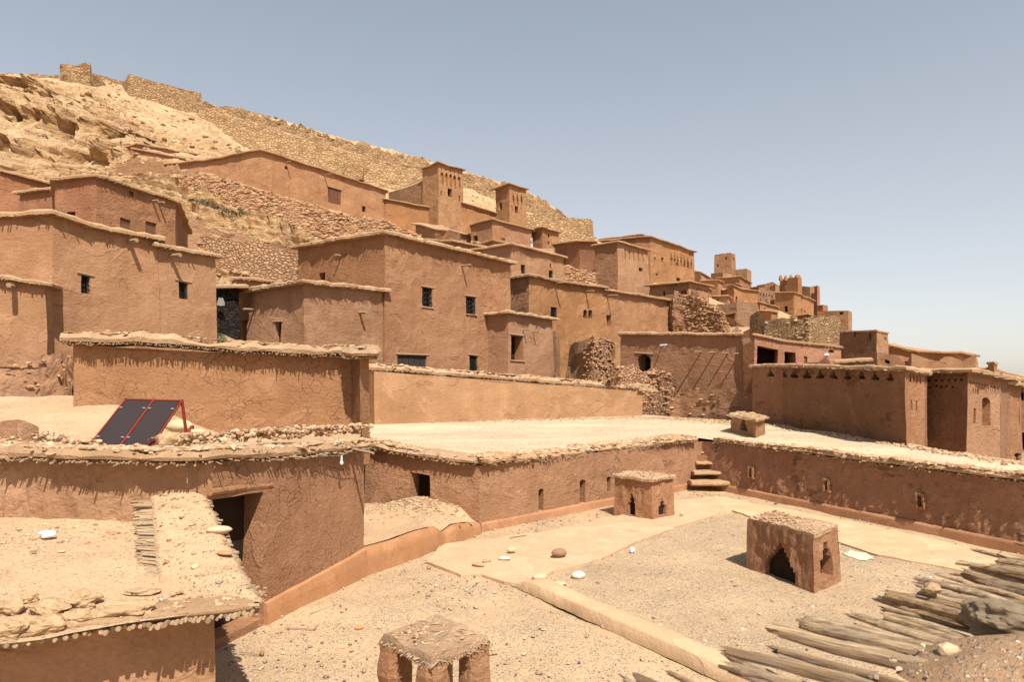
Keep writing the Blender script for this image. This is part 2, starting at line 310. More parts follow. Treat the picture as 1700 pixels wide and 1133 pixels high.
class MB:
    def __init__(s): s.v = []; s.f = []; s.m = []
    def add(s, vs, fs, mi=0):
        o = len(s.v); s.v.extend(tuple(v) for v in vs)
        for f in fs: s.f.append([i + o for i in f]); s.m.append(mi)
    def quad(s, a, b, c, d, mi=0): s.add([a, b, c, d], [[0, 1, 2, 3]], mi)
    def box(s, c, ax, ay, az, mi=0):                                   # half-axis vectors
        c, ax, ay, az = Vector(c), Vector(ax), Vector(ay), Vector(az)
        vs = [c + i * ax + j * ay + k * az for k in (-1, 1) for j in (-1, 1) for i in (-1, 1)]
        s.add(vs, [[0, 2, 3, 1], [4, 5, 7, 6], [0, 1, 5, 4], [2, 6, 7, 3], [0, 4, 6, 2], [1, 3, 7, 5]], mi)
    def tube(s, pts, rs, n=7, mi=0, caps=True, squash=1.0):
        pts = [Vector(p) for p in pts]
        if isinstance(rs, (int, float)): rs = [rs] * len(pts)
        rings = []
        for i, p in enumerate(pts):
            d = (pts[min(i + 1, len(pts) - 1)] - pts[max(i - 1, 0)]).normalized()
            a = d.cross(Vector((0, 0, 1)));  a = a.normalized() if a.length > .05 else Vector((1, 0, 0)); b = a.cross(d).normalized()
            rings.append([p + rs[i] * (math.cos(2 * math.pi * k / n) * a + squash * math.sin(2 * math.pi * k / n) * b) for k in range(n)])
        fs = [[i * n + k, i * n + (k + 1) % n, (i + 1) * n + (k + 1) % n, (i + 1) * n + k] for i in range(len(pts) - 1) for k in range(n)]
        if caps: fs += [list(range(n - 1, -1, -1)), [(len(pts) - 1) * n + k for k in range(n)]]
        s.add([v for r in rings for v in r], fs, mi)
    def stone(s, p, sx, sy, sz, rz=0.0, lod=0, jag=.28, mi=0, rnd=None):
        r = rnd or R; vs, fs = ico_base()[lod]
        seed = Vector((r.random() * 90, r.random() * 90, r.random() * 90)); cz, sn = math.cos(rz), math.sin(rz); out = []
        for q in vs:
            k = 1 + jag * (r.random() * 2 - 1) if lod == 0 else 1 + jag * (1.3 * mnoise.noise(Vector(q) * 1.3 + seed) + .5 * mnoise.noise(Vector(q) * 3.1 + seed) + (.28 * mnoise.noise(Vector(q) * 8 + seed) if lod >= 3 else 0))
            x, y, z = q[0] * sx * k, q[1] * sy * k, q[2] * sz * k
            out.append((p[0] + x * cz - y * sn, p[1] + x * sn + y * cz, p[2] + z))
        s.add(out, fs, mi)
    def build(s, name, mats, parent=None, smooth=False, kind=None, weld=False):
        me = bpy.data.meshes.new(name); o0 = origin(parent) if parent else Vector((0, 0, 0))
        a = np.array(s.v, dtype=float).reshape(-1, 3)
        loc = Vector((0, 0, 0))
        if parent is None and len(a):
            loc = Vector(((a[:, 0].min() + a[:, 0].max()) / 2, (a[:, 1].min() + a[:, 1].max()) / 2, a[:, 2].min())); o0 = loc
        a = a - np.array(o0[:])
        me.from_pydata([tuple(x) for x in a], [], s.f)
        for m in (mats if isinstance(mats, (list, tuple)) else [mats]): me.materials.append(m)
        me.polygons.foreach_set('material_index', s.m)
        if smooth: me.polygons.foreach_set('use_smooth', [True] * len(s.f))
        me.update(); o = bpy.data.objects.new(name, me); C.objects.link(o); o.location = loc
        if parent: o.parent = parent
        if kind: o['kind'] = kind
        return o

# ------------------------------------------------------------------ terrain: z(x, y) through points read off the photograph
TP = [(P(x, y, d)) for x, y, d in [
    # rock between the houses, from the alley up to the dry-stone terrace wall
    (370, 555, 34), (372, 470, 43), (430, 458, 47), (480, 470, 48), (330, 420, 49), (400, 432, 51), (470, 432, 53),
    (320, 375, 57), (390, 395, 58), (455, 400, 59), (480, 392, 61), (305, 330, 64), (360, 345, 66), (430, 365, 66), (500, 385, 67),
    (240, 305, 69), (300, 318, 70), (380, 340, 71), (455, 362, 71), (540, 398, 72), (620, 420, 73),
    (200, 290, 74), (120, 305, 70), (30, 310, 66), (-60, 310, 66), (-160, 320, 66),
    (300, 280, 84), (420, 300, 84), (540, 345, 90), (640, 372, 96), (720, 402, 98), (850, 425, 100),
    # cliff on the hill, its foot, its brow, the slope above
    (20, 292, 82), (90, 285, 84), (165, 278, 86), (220, 262, 90), (-70, 292, 82),
    (10, 262, 89.5), (80, 255, 91), (150, 248, 92), (0, 205, 92), (90, 210, 93.5), (165, 208, 95), (215, 208, 100),
    (0, 165, 94), (60, 150, 97), (130, 168, 102), (190, 185, 108), (-100, 165, 96), (-100, 262, 88),
    (250, 232, 105), (320, 232, 112), (400, 247, 116), (240, 205, 114), (300, 208, 122), (350, 222, 124),
    (0, 128, 122), (90, 132, 122), (160, 132, 128), (200, 142, 134), (-120, 128, 122),
    (340, 172, 146), (400, 184, 149), (480, 206, 152), (560, 229, 155), (640, 250, 157), (700, 266, 159), (760, 286, 161), (850, 312, 165), (880, 322, 166), (930, 352, 170), (975, 385, 172),
    (430, 262, 128), (520, 285, 131), (600, 298, 133), (690, 318, 136), (800, 345, 140), (880, 372, 146), (960, 402, 160),
    (900, 395, 128), (960, 420, 120), (1000, 425, 125), (1060, 440, 160), (1150, 470, 160), (1250, 495, 165),
    # village floor
    (500, 640, 40), (640, 690, 39), (800, 690, 43), (900, 690, 46), (1010, 680, 43), (1100, 680, 45), (1160, 680, 45), (950, 600, 62), (1100, 590, 74),
    (860, 500, 62), (930, 465, 68), (1000, 490, 76), (1080, 490, 84), (900, 425, 84), (1150, 500, 84), (1150, 560, 66), (1220, 540, 68),
    (1300, 560, 62), (1400, 590, 58), (1200, 505, 120), (1280, 520, 120), (1340, 535, 126), (1400, 600, 120), (1450, 615, 60), (1600, 640, 60), (1700, 660, 60),
    (1330, 640, 45), (1500, 670, 40), (1620, 700, 36), (1700, 720, 34), (1850, 740, 34), (1700, 790, 24), (1850, 700, 60),
    (50, 640, 21), (150, 620, 25), (-60, 640, 21), (-200, 640, 30), (-200, 420, 45), (240, 560, 36), (120, 470, 40), (30, 430, 43), (-60, 430, 43)]]
TP += [Vector((x, y, z)) for x, y, z in [(-150, 230, 30), (-60, 240, 30), (0, 240, 25), (60, 240, 12), (140, 230, 4), (160, 160, 2), (160, 90, 0), (130, 40, -2), (-190, 100, 40), (-190, 60, 28), (-120, 40, 12),
                                        (-12, 28, 1.2), (-4, 36, 1.0), (4, 40, 1.0), (9, 38, .9), (13, 34, .3), (16, 30, -.5), (-170, 150, 58), (-60, 30, 3), (62, 118, 3), (75, 105, 1), (95, 110, 0), (72, 150, 3), (100, 150, 0), (60, 190, 2), (110, 200, 0), (52, 150, 8), (58, 90, 1.5), (45, 75, 2), (130, 130, -1), (66, 130, 3), (140, 180, 0)]]
def tps_fit(pts, lam=.02):
    a = np.array([p[:] for p in pts]); n = len(a); sc = 60.0; xy = a[:, :2] / sc
    d = np.linalg.norm(xy[:, None] - xy[None], axis=2); K = np.where(d > 1e-9, d * d * np.log(d + 1e-12), 0) + lam * .01 * np.eye(n)
    Pm = np.hstack([np.ones((n, 1)), xy]); A = np.block([[K, Pm], [Pm.T, np.zeros((3, 3))]])
    w = np.linalg.solve(A, np.concatenate([a[:, 2], np.zeros(3)]))
    def f(q):
        q = np.asarray(q, float).reshape(-1, 2) / sc
        dd = np.linalg.norm(q[:, None] - xy[None], axis=2)
        return np.where(dd > 1e-9, dd * dd * np.log(dd + 1e-12), 0) @ w[:n] + w[n] + q @ w[n + 1:]
    return f
tz = tps_fit(TP)
def ground_z(x, y): return float(tz([[x, y]])[0])
def build_terrain():
    ys = []; y = 26.0
    while y < 240: ys.append(y); y += .6 if y < 43 else (.26 if y < 75 else (.4 if y < 112 else (.8 if y < 178 else 3.0)))
    nx = 380; V = []; Fc = []
    s = np.linspace(-1.3, .95, nx)
    rows = []
    for y in ys:
        xs = s * (y * .80 + 3)
        rows.append(np.stack([xs, np.full(nx, y)], 1))
    q = np.concatenate(rows); z = tz(q).reshape(len(ys), nx)
    q = q.reshape(len(ys), nx, 2)
    # strata: ledges that step the slope, and rough noise
    out = np.zeros((len(ys), nx, 3))
    for j in range(len(ys)):
        for i in range(nx):
            x, yy, zz = q[j, i, 0], q[j, i, 1], z[j, i]
            amp = 0.0 if yy < 34 else min(1.0, (yy - 34) / 12)
            rx = 1.0 if x < 4 else max(.15, 1 - (x - 4) / 25)
            p = Vector((x, yy, zz))
            tl = zz + .16 * x + .04 * yy
            fb = mnoise.fractal(p * .12, .9, 2.1, 5); f2 = mnoise.fractal(p * .5, .8, 2.2, 4)
            av = tl * .62 + fb * .8 + .35 * mnoise.noise(Vector((x * .05, yy * .05, 4))); fr = av % 1.0; rs = max(0.0, min(1.0, (fr - .72) / .24)); stp = (fr - rs) / .62
            dz = amp * rx * (.8 * fb + .3 * f2 - .9 * stp)
            cl = min(1, 1.5 * math.exp(-((x + 72) / 24) ** 4 - ((yy - 92) / 11) ** 4))
            dy = -cl * (7.0 * mnoise.fractal(Vector((x * .17, zz * .1, 7.7)), .85, 2.1, 5) + 1.3 * math.sin(tl * 1.1 + 3 * fb)); dz *= 1 - .75 * cl
            la = amp * rx * (1 - cl) * (.55 + .9 * max(0, mnoise.noise(Vector((x * .09, yy * .09, 11)))))
            if yy < 80: dy += la * (.7 * math.exp(-((fr - .8) / .08) ** 2) - .55 * math.exp(-((fr - .98) / .06) ** 2))
            if yy > 116 and x > -70: dz *= .45
            if yy > 118 and x <= -70: dz *= .3
            out[j, i] = (x, yy + dy, zz + dz)
    n = nx
    f = [[j * n + i, j * n + i + 1, (j + 1) * n + i + 1, (j + 1) * n + i] for j in range(len(ys) - 1) for i in range(nx - 1)]
    sc = MB(); rr = random.Random(3)
    for k in range(9500):
        j = rr.randrange(len(ys)); i = rr.randrange(n); x, yy, zz = out[j, i]
        if yy < 44 or yy > 178 or x > 22: continue
        if mnoise.fractal(Vector((x * .07, yy * .07, 2)), .9, 2, 4) < (-.05 if yy < 115 else -.35): continue
        sz = rr.choice((.1, .13, .17, .22, .3)) * (1.0 if yy < 80 else 1.5)
        if rr.random() < .03: sz *= 2.6
        sc.stone((x + rr.uniform(-.3, .3), yy, zz + sz * .15), sz * rr.uniform(.9, 1.8), sz, sz * rr.uniform(.4, .8), rr.random() * 6, rnd=rr)
    tag(sc.build('scree', M['scree'], kind='stuff'), 'loose broken rock strewn over the pale hillside', 'scree')
    b = MB(); b.add(out.reshape(-1, 3), f); o = b.build('hillside', M['rock'], None, smooth=False); tag(o, kind='structure')
    tag(o, 'pale layered rocky hillside rising behind the houses', 'hill')
build_terrain()

# ------------------------------------------------------------------ walls with real openings
def wall_face(mb, A, B, zb, cell, nA, nB, batter, amp, jag, ops, root, wm, lump=0.0):
    """A, B: top corners; ops: list of dict(rects=[(u0,u1,z0,z1)], depth, kind)"""
    A, B = Vector(A), Vector(B); L = (B - A).xy.length
    out = Vector((B.y - A.y, A.x - B.x, 0)).normalized()
    us = list(np.linspace(0, L, max(2, int(L / cell) + 1))); zt = lambda u: A.z + (B.z - A.z) * u / L
    hm = max(.05, max(A.z, B.z) - zb); ts = list(np.linspace(0, 1, max(2, int(hm / cell) + 1)))
    conv = []
    for o in ops:
        rr = []
        for (u0, u1, z0, z1) in o['rects']:
            um = (u0 + u1) / 2; g = lambda z: (z - zb) / (zt(um) - zb)
            rr.append((max(.02, u0), min(L - .02, u1), max(0, g(z0)), min(.985, g(z1))))
        conv.append((o, [r for r in rr if r[1] > r[0] and r[3] > r[2]]))
    def ins(lst, vals, eps):
        for v in vals:
            lst[:] = [a for a in lst if abs(a - v) > eps or a in keep or a in (lst[0], lst[-1])]
            if all(abs(a - v) > 1e-4 for a in lst): lst.append(v); keep.add(v)
            lst.sort()
    keep = set(); ins(us, [v for _, rr in conv for r in rr for v in r[:2]], cell * .35)
    keep = set(); ins(ts, [v for _, rr in conv for r in rr for v in r[2:]], cell * .35 / hm)
    def pt(u, t):
        k = u / L; top = A.lerp(B, k); z1 = top.z + (jag * (mnoise.fractal(Vector((top.x * .9, top.y * .9, 3.3)), .8, 2, 4)) if jag else 0)
        z = zb + (z1 - zb) * t; p = Vector((top.x, top.y, z)); p += (nA.lerp(nB, k)) * (batter * (z1 - z))
        if amp: p += nv(p, .55) * amp + nv(p, 2.1) * amp * .45
        if lump: p += out * lump * (mnoise.noise(Vector((p.x * 6.5, p.y * 6.5, p.z * 3.2))) + .7 * mnoise.noise(Vector((p.x * 13, p.y * 13, p.z * 7))) - .2) * min(1, 4 * k, 4 * (1 - k))
        return p
    V = [[pt(u, t) for t in ts] for u in us]; nu, nt_ = len(us), len(ts)
    hole = {}
    for i in range(nu - 1):
        for j in range(nt_ - 1):
            uc, tc = (us[i] + us[i + 1]) / 2, (ts[j] + ts[j + 1]) / 2
            for k, (o, rr) in enumerate(conv):
                if any(r[0] < uc < r[1] and r[2] < tc < r[3] for r in rr): hole[(i, j)] = k
    flat = [V[i][j] for i in range(nu) for j in range(nt_)]; fs = []
    for i in range(nu - 1):
        for j in range(nt_ - 1):
            if (i, j) not in hole: fs.append([i * nt_ + j, (i + 1) * nt_ + j, (i + 1) * nt_ + j + 1, i * nt_ + j + 1])
    mb.add(flat, fs)
    for k, (o, rr) in enumerate(conv):
        cells = [c for c in hole if hole[c] == k]
        if not cells: continue
        d = o.get('depth', .3); inn = -out * d; b = MB(); kind = o.get('kind', 'hole')
        for (i, j) in cells:
            q = [V[i][j], V[i + 1][j], V[i + 1][j + 1], V[i][j + 1]]
            if kind != 'through': b.quad(*[v + inn for v in q], 1)
            for (di, dj, a, c) in ((0, -1, 0, 1), (1, 0, 1, 2), (0, 1, 2, 3), (-1, 0, 3, 0)):
                if (i + di, j + dj) not in cells: b.quad(q[a], q[c], q[c] + inn, q[a] + inn, 0)
        name = o.get('name', {'door': 'doorway', 'niche': 'niche', 'motif': 'niche', 'through': 'window'}.get(kind, 'window'))
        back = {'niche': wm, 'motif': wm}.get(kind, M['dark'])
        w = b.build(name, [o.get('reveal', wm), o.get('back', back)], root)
        r = rr[0]; u0 = min(x[0] for x in rr); u1 = max(x[1] for x in rr); t0 = min(x[2] for x in rr); t1 = max(x[3] for x in rr)
        c = lambda u, t, dd: pt(u, t) - out * dd
        if kind in ('grille', 'lattice'):
            g = MB(); dd = min(.12, d * .5); wd = (u1 - u0); tn = max(.012, wd * .035)
            def bar(p, q, rr_=tn): g.tube([p, q], rr_, 4)
            for a in np.linspace(0, 1, 5 if kind == 'grille' else 5): bar(c(u0 + wd * a, t0, dd), c(u0 + wd * a, t1, dd), tn * (1.6 if a in (0, 1) else 1))
            nh = 5 if kind == 'grille' else 8
            for a in np.linspace(0, 1, nh): bar(c(u0, t0 + (t1 - t0) * a, dd), c(u1, t0 + (t1 - t0) * a, dd), tn * (1.6 if a in (0, 1) else 1))
            for a in range(nh - 1):
                ta, tb = t0 + (t1 - t0) * a / (nh - 1), t0 + (t1 - t0) * (a + 1) / (nh - 1)
                bar(c(u0, ta, dd), c((u0 + u1) / 2, tb, dd), tn * .8); bar(c(u1, ta, dd), c((u0 + u1) / 2, tb, dd), tn * .8)
            g.build('grille', M['iron'], w); g = MB(); fw = wd * .07; e_ = (c(u1, t0, 0) - c(u0, t0, 0)).normalized(); d2 = dd + .05
            for (ua, ta, ub, tb) in ((u0, t0, u0, t1), (u1, t0, u1, t1)): g.box((c(ua, ta, d2) + c(ub, tb, d2)) / 2, e_ * fw, out * .03, (c(ub, tb, d2) - c(ua, ta, d2)) / 2)
            g.box(c((u0 + u1) / 2, t1, d2), e_ * (wd / 2 - fw), out * .028, Vector((0, 0, fw))); g.build('frame', M['wood'], w)
        if kind in ('shutter', 'plankdoor', 'darkdoor'):
            g = MB(); dd = min(.15, d * .6); n = 5 if kind == 'darkdoor' else 4; mt = M['wood_dark'] if kind == 'darkdoor' else M['wood_brown']
            for a in range(n):
                ua, ub = u0 + (u1 - u0) * (a + .04) / n, u0 + (u1 - u0) * (a + .96) / n
                g.box((c(ua, t0, dd) + c(ub, t1, dd)) / 2, (c(ub, t0, dd) - c(ua, t0, dd)) / 2, out * .025, (c(ua, t1, dd) - c(ua, t0, dd)) / 2)
            for tt in (t0 + (t1 - t0) * .2, t0 + (t1 - t0) * .8):
                g.box(c((u0 + u1) / 2, tt, dd - .03), (c(u1, tt, dd) - c(u0, tt, dd)) / 2, out * .012, Vector((0, 0, .05)))
            if kind == 'darkdoor': g.box(c((u0 + u1) / 2, (t0 + t1) / 2, dd - .05), (c(u1, t0, dd) - c(u0, t0, dd)).normalized() * .02, out * .01, (c(u0, t1, dd) - c(u0, t0, dd)) / 2)
            g.build({'shutter': 'shutter'}.get(kind, 'door'), mt, w)
        if o.get('lintel'):
            g = MB(); e = (c(u1, t1, 0) - c(u0, t1, 0)); e = e / max(.01, e.length)
            g.tube([c(u0, t1, -.0) - e * .16 + Vector((0, 0, .05)), c(u1, t1, -.0) + e * .16 + Vector((0, 0, .05))], .06, 7)
            g.build('lintel', M['wood'], w)
        if o.get('sill'):
            g = MB(); e = (c(u1, t0, 0) - c(u0, t0, 0)) / 2
            g.box(c((u0 + u1) / 2, t0, -.02) - Vector((0, 0, .04)), e * 1.15, out * .07, Vector((0, 0, .03))); g.build('sill', M['eave'], w)
        if o.get('surround'):
            g = MB(); s_ = o['surround']; e = (c(u1, t0, 0) - c(u0, t0, 0)).normalized(); up = (c(u0, t1, 0) - c(u0, t0, 0)).normalized()
            mid = lambda u, t: c(u, t, -.03)
            hw = (c(u1, t0, 0) - c(u0, t0, 0)).length / 2; hh = (c(u0, t1, 0) - c(u0, t0, 0)).length / 2
            g.box(mid(u0, (t0 + t1) / 2) - e * s_ / 2, e * s_ / 2, out * .06, up * (hh + s_)); g.box(mid(u1, (t0 + t1) / 2) + e * s_ / 2, e * s_ / 2, out * .06, up * (hh + s_))
            g.box(mid((u0 + u1) / 2, t1) + up * s_ / 2, e * (hw - .002), out * .058, up * s_ / 2); g.box(mid((u0 + u1) / 2, t0) - up * s_ / 2, e * (hw - .002), out * .058, up * s_ / 2)
            g.build('surround', wm, w)

def corner_normals(ring):
    n = len(ring); ns = []
    for i in range(n):
        a, b, c = ring[i - 1], ring[i], ring[(i + 1) % n]
        e1 = (b - a).xy.normalized(); e2 = (c - b).xy.normalized()
        n1 = Vector((e1.y, -e1.x)); n2 = Vector((e2.y, -e2.x)); m = n1 + n2
        m = m / max(.35, m.length); k = 1 / max(.4, m.dot(n1)) if m.length > 0 else 1
        m = m.normalized() * min(1.8, k); ns.append(Vector((m.x, m.y, 0)))
    return ns
def col_u(A, B, x):                                                     # where image column x meets the wall line A-B
    k = (x - CX) / F; d = (B - A).xy; L = d.length; d = d / L
    return (k * A.y - A.x) / (d.x - k * d.y), L
def px_rect(A, B, x0, y0, x1, y1):
    u0, L = col_u(A, B, x0); u1, _ = col_u(A, B, x1); um = (u0 + u1) / 2
    dep = A.y + (B.y - A.y) * um / L
    return (min(u0, u1), max(u0, u1), EYE + (HY - y1) / F * dep, EYE + (HY - y0) / F * dep)
def arch_rects(A, B, x0, y0, x1, y1, n=5, pointed=False):
    w = (x1 - x0); r = min((y1 - y0) * .6, w / 2 * (1.5 if pointed else 1.0)); out = [(x0, y0 + r, x1, y1)]
    for i in range(n):
        f = (i + .5) / n; hw = w / 2 * (1 - f if pointed else math.sqrt(max(0, 1 - f * f)))
        out.append(((x0 + x1) / 2 - hw, y0 + r * (1 - (i + 1) / n), (x0 + x1) / 2 + hw, y0 + r * (1 - i / n) + r / n * .45))
    return [px_rect(A, B, *q) for q in out]
def keyhole_px(x0, y0, x1, y1):                                        # slot with a stepped, narrowing top
    w = x1 - x0; h = y1 - y0
    return [(x0, y0 + h * .42, x1, y1), (x0 + w * .2, y0 + h * .2, x1 - w * .2, y0 + h * .43), (x0 + w * .36, y0, x1 - w * .36, y0 + h * .21)]
def step_px(x0, y0, x1, y1):
    w = x1 - x0; h = y1 - y0
    return [(x0, y0 + h * .68, x1, y1), (x0 + w * .2, y0 + h * .38, x1 - w * .2, y0 + h * .69), (x0 + w * .38, y0, x1 - w * .38, y0 + h * .39)]
def O(face, kind, x0, y0, x1, y1, shape='rect', **kw): return dict(face=face, kind=kind, px=(x0, y0, x1, y1), shape=shape, **kw)

def roof_slab(root, ring, mat, oh, th, step, amp=.06, name='roof', skip=()):
    ns = corner_normals(ring); n = len(ring); pts = []
    for i in range(n):
        a, b = ring[i], ring[(i + 1) % n]; L = (b - a).length; m = max(1, int(L / step))
        for k in range(m):
            t = k / m; e = (b - a).xy.normalized(); en = Vector((e.y, -e.x, 0)) if k else ns[i]
            pts.append((a.lerp(b, t), en * (0.02 if i in skip else 1.0)))
    cen = sum((p for p, _ in pts), Vector()) / len(pts); rows = [[], [], [], [], []]
    for p, e in pts:
        j = oh * (1 + .28 * nz(p, 2.3) + .3 * nz(p, 9)); w = Vector((0, 0, amp * nz(p, .8) + amp * .6 * nz(p + Vector((9, 9, 9)), 3.0)))
        h = th * (1 + .5 * nz(p, 3.1))
        inn = (cen - p); inn.z = 0; inn = inn.normalized() * min(.5, inn.length * .4) if inn.length > .01 else inn
        rows[0].append(p + inn * .3 + w - Vector((0, 0, .02))); rows[1].append(p + e * j + w - Vector((0, 0, .03)))
        rows[2].append(p + e * (j * 1.04) + w + Vector((0, 0, h * .5))); rows[3].append(p + e * (j * .7) + w + Vector((0, 0, h)))
        rows[4].append(p + inn + w + Vector((0, 0, h * 1.05)))
    b = MB(); m = len(pts); fs = [[r * m + i, r * m + (i + 1) % m, (r + 1) * m + (i + 1) % m, (r + 1) * m + i] for r in range(4) for i in range(m)]
    fs.append([4 * m + i for i in range(m)])
    b.add([v for r in rows for v in r], fs)
    return b.build(name, mat, root)

USED = set()
def house(label, pts, mat='a_och', zb=None, dep=5.0, oh=.35, th=.16, roof=True, roofm='eave_far', ops=(), spouts=(), batter=.018, amp=None, jag=0.0, cell=None,
          name='adobe_house', cat='house', group=None, back=None, closed=True, skip=(), step=None, facemats=None, oh_amp=None, lumps=None, rubble=None):
    tops = [p if isinstance(p, Vector) else P(*p) for p in pts]
    ring = list(tops)
    if back is not None: ring += [p if isinstance(p, Vector) else P(*p) for p in back]
    elif len(tops) == 3: ring.append(tops[0] + tops[2] - tops[1])
    else:
        e = (tops[-1] - tops[0]).xy.normalized(); ap = Vector((-e.y, e.x, 0))
        if ap.y < 0: ap = -ap
        ring += [tops[-1] + ap * dep, tops[0] + ap * dep]
    d = min(p.y for p in tops); cell = cell or max(.16, d * .011); amp = (min(.09, .012 + d * .0012)) if amp is None else amp
    if zb is None: zb = min([ground_z(p.x, p.y) for p in ring] ) - 1.2
    cen = sum(ring, Vector()) / len(ring)
    root = thing(name, (cen.x, cen.y, zb), label, cat, group)
    ns = corner_normals(ring); mb = MB(); wm = M[mat]
    for i in range(len(ring)):
        A, B = ring[i], ring[(i + 1) % len(ring)]; vis = i < len(tops) - 1; fops = []
        for o in ops:
            if o['face'] != i: continue
            x0, y0, x1, y1 = o['px']
            if o['shape'] == 'rect': rr = [px_rect(A, B, x0, y0, x1, y1)]
            elif o['shape'] == 'arch': rr = arch_rects(A, B, x0, y0, x1, y1)
            elif o['shape'] == 'point': rr = arch_rects(A, B, x0, y0, x1, y1, 4, True)
            elif o['shape'] == 'rough': rr = arch_rects(A, B, x0, y0, x1, y1, 6, True)
            elif o['shape'] == 'key': rr = [px_rect(A, B, *q) for q in keyhole_px(x0, y0, x1, y1)]
            elif o['shape'] == 'step': rr = [px_rect(A, B, *q) for q in step_px(x0, y0, x1, y1)]
            fops.append(dict(o, rects=rr))
        fm = mb if not (facemats and i in facemats) else MB()
        lp_ = (lumps or {}).get(i, (0.0, cell))
        wall_face(fm, A, B, zb, (lp_[1] if lumps and i in lumps else cell) if vis else max(cell * 2, .8), ns[i], ns[(i + 1) % len(ring)], batter, amp, jag, fops, root, wm if fm is mb else M[facemats[i]], lump=lp_[0])
        if fm is not mb: fm.build('wall', M[facemats[i]], root)
    if mb.f: mb.build('wall', wm, root)
    if roof: roof_slab(root, ring, M[roofm], oh, th, step or max(.25, d * .014), amp=oh_amp if oh_amp is not None else min(.12, .02 + d * .001), skip=skip)
    elif closed:
        b = MB(); b.add([p - Vector((0, 0, max(.05, jag * .6))) for p in ring], [list(range(len(ring)))]); b.build('roof', M[roofm], root)
    if rubble:
        b = MB(); nr, r0, r1, rmat = rubble; Ls = [(ring[i + 1] - ring[i]).length for i in range(len(tops) - 1)]
        for k in range(nr):
            i = R.choices(range(len(Ls)), Ls)[0]; A, B = ring[i], ring[i + 1]; e = (B - A).xy.normalized(); n_ = Vector((e.y, -e.x, 0)); q_ = R.random(); p = A.lerp(B, q_)
            h_ = p.z - max(zb, ground_z(p.x, p.y) - .4 if p.y > 27 else zb); z = p.z - h_ * R.random() ** 1.1; sz = R.uniform(r0, r1)
            p = Vector((p.x, p.y, z)) + n_ * (batter * (p.z - z) + amp * R.uniform(-1, .6) - .25 * sz); b.stone(p, sz * R.uniform(.9, 1.8), sz * R.uniform(.4, .7), sz * R.uniform(.35, .7), math.atan2(e.y, e.x) + R.uniform(-.3, .3), jag=.4)
        b.build('rubble', M[rmat], root, kind='stuff')
    if roof and d < 66:
        b = MB()
        for i in range(len(tops) - 1):
            A, B = ring[i], ring[i + 1]; e = (B - A).xy.normalized(); n_ = Vector((e.y, -e.x, 0)); L = (B - A).length
            for k in range(min(260, int(L * 9))):
                p = A.lerp(B, R.random()) + Vector((0, 0, -.03 + .02 * R.random())); b.tube([p - n_ * .1, p + n_ * oh * R.uniform(.85, 1.4) - Vector((0, 0, R.uniform(0, .05)))], R.uniform(.018, .032), 4)
        b.build('reed_layer', M['reed'], root, kind='stuff')
    for s in spouts:
        face, x, y, ln = s[:4]; A, B = ring[face], ring[face + 1]; u, L = col_u(A, B, x); p = A.lerp(B, u / L); p = Vector((p.x, p.y, EYE + (HY - y) / F * p.y))
        e = (B - A).xy.normalized(); out = Vector((e.y, -e.x, 0)); r = s[4] if len(s) > 4 else .07; b = MB()
        b.tube([p - out * .3, p + out * ln - Vector((0, 0, .05 * ln))], r, 6); b.build('rain_spout', M['wood'], root)
    root['_z'] = zb; del root['_z']
    return root, ring, ns

# ================================================================== the village houses
# --- near slope, behind the collectors
L1 = house('large patchy mud house with one barred window and a stone patch near its sagging eave', [(-70, 366, 25.5), (87, 356, 26), (150, 378, 27.2), (262, 399, 29.3)], 'a_left', zb=2.4, dep=4, oh=.3, th=.16, roofm='eave', cell=.26,
      ops=[O(1, 'grille', 134, 458, 150, 488, depth=.3, lintel=True), O(0, 'hole', 0, 588, 9, 595, depth=.3)], spouts=[(2, 214, 401, .7, .09)], step=.3)
house('narrow mud house with ornate iron window joined to the large patchy house', [(262, 411, 29.35), (357, 427, 31.6)], 'a_left', zb=2.4, dep=4, oh=.3, th=.15, roofm='eave', cell=.26,
      ops=[O(0, 'lattice', 296, 469, 311, 497, depth=.3, lintel=True)], spouts=[(0, 283, 425, .75, .09)], step=.3)
house('low mud annexe with a wooden rain spout in front of the large patchy house', [(-70, 452, 24.0), (76, 473, 25.0)], 'a_left', zb=2.2, dep=1.4, oh=.26, th=.12, roofm='eave', cell=.25, spouts=[(0, 24, 476, .7, .09)], step=.3)
house('broken stone and mud footing below the large patchy house', [(-80, 596, 21.3), (60, 600, 21.8), (100, 588, 22.5), (124, 592, 21.4)], 'a_left', zb=1.8, dep=1.5, rubble=(170, .03, .12, 'rubble'), roof=False, jag=.35, cell=.11, amp=.16, lumps={0: (.03, .1), 1: (.03, .1), 2: (.03, .1)}, name='stone_wall', cat='wall',
      ops=[O(0, 'hole', 2, 583, 10, 592), O(1, 'hole', 92, 566, 99, 573, depth=.25)])
# --- upper slope houses
house('reddish house with long parapet on the slope above the sandy rooftops', [(-90, 262, 46), (100, 310, 49)], 'a_red', zb=9, dep=6, oh=.3, ops=[O(0, 'hole', 20, 365, 30, 372)])
house('low reddish house block with stepped flat top beside rough two-window house', [(33, 322, 43), (104, 313, 42.5)], 'a_red', zb=9, dep=3, oh=.3)
house('rough brick-faced mud house with two small shuttered windows under the rock ledge', [(92, 301, 40), (160, 294, 39.5), (291, 336, 44)], 'a_red', zb=8, oh=.3, roofm='eave_far',
      back=[(312, 388, 50), (100, 372, 48)], ops=[O(1, 'shutter', 199, 363, 217, 389, depth=.25), O(1, 'shutter', 242, 369, 260, 395, depth=.25), O(0, 'hole', 112, 352, 126, 366), O(1, 'niche', 214, 318, 222, 326, depth=.2)],
      spouts=[(1, 252, 334, .6), (1, 262, 337, .6)], facemats={1: 'a_brn'})
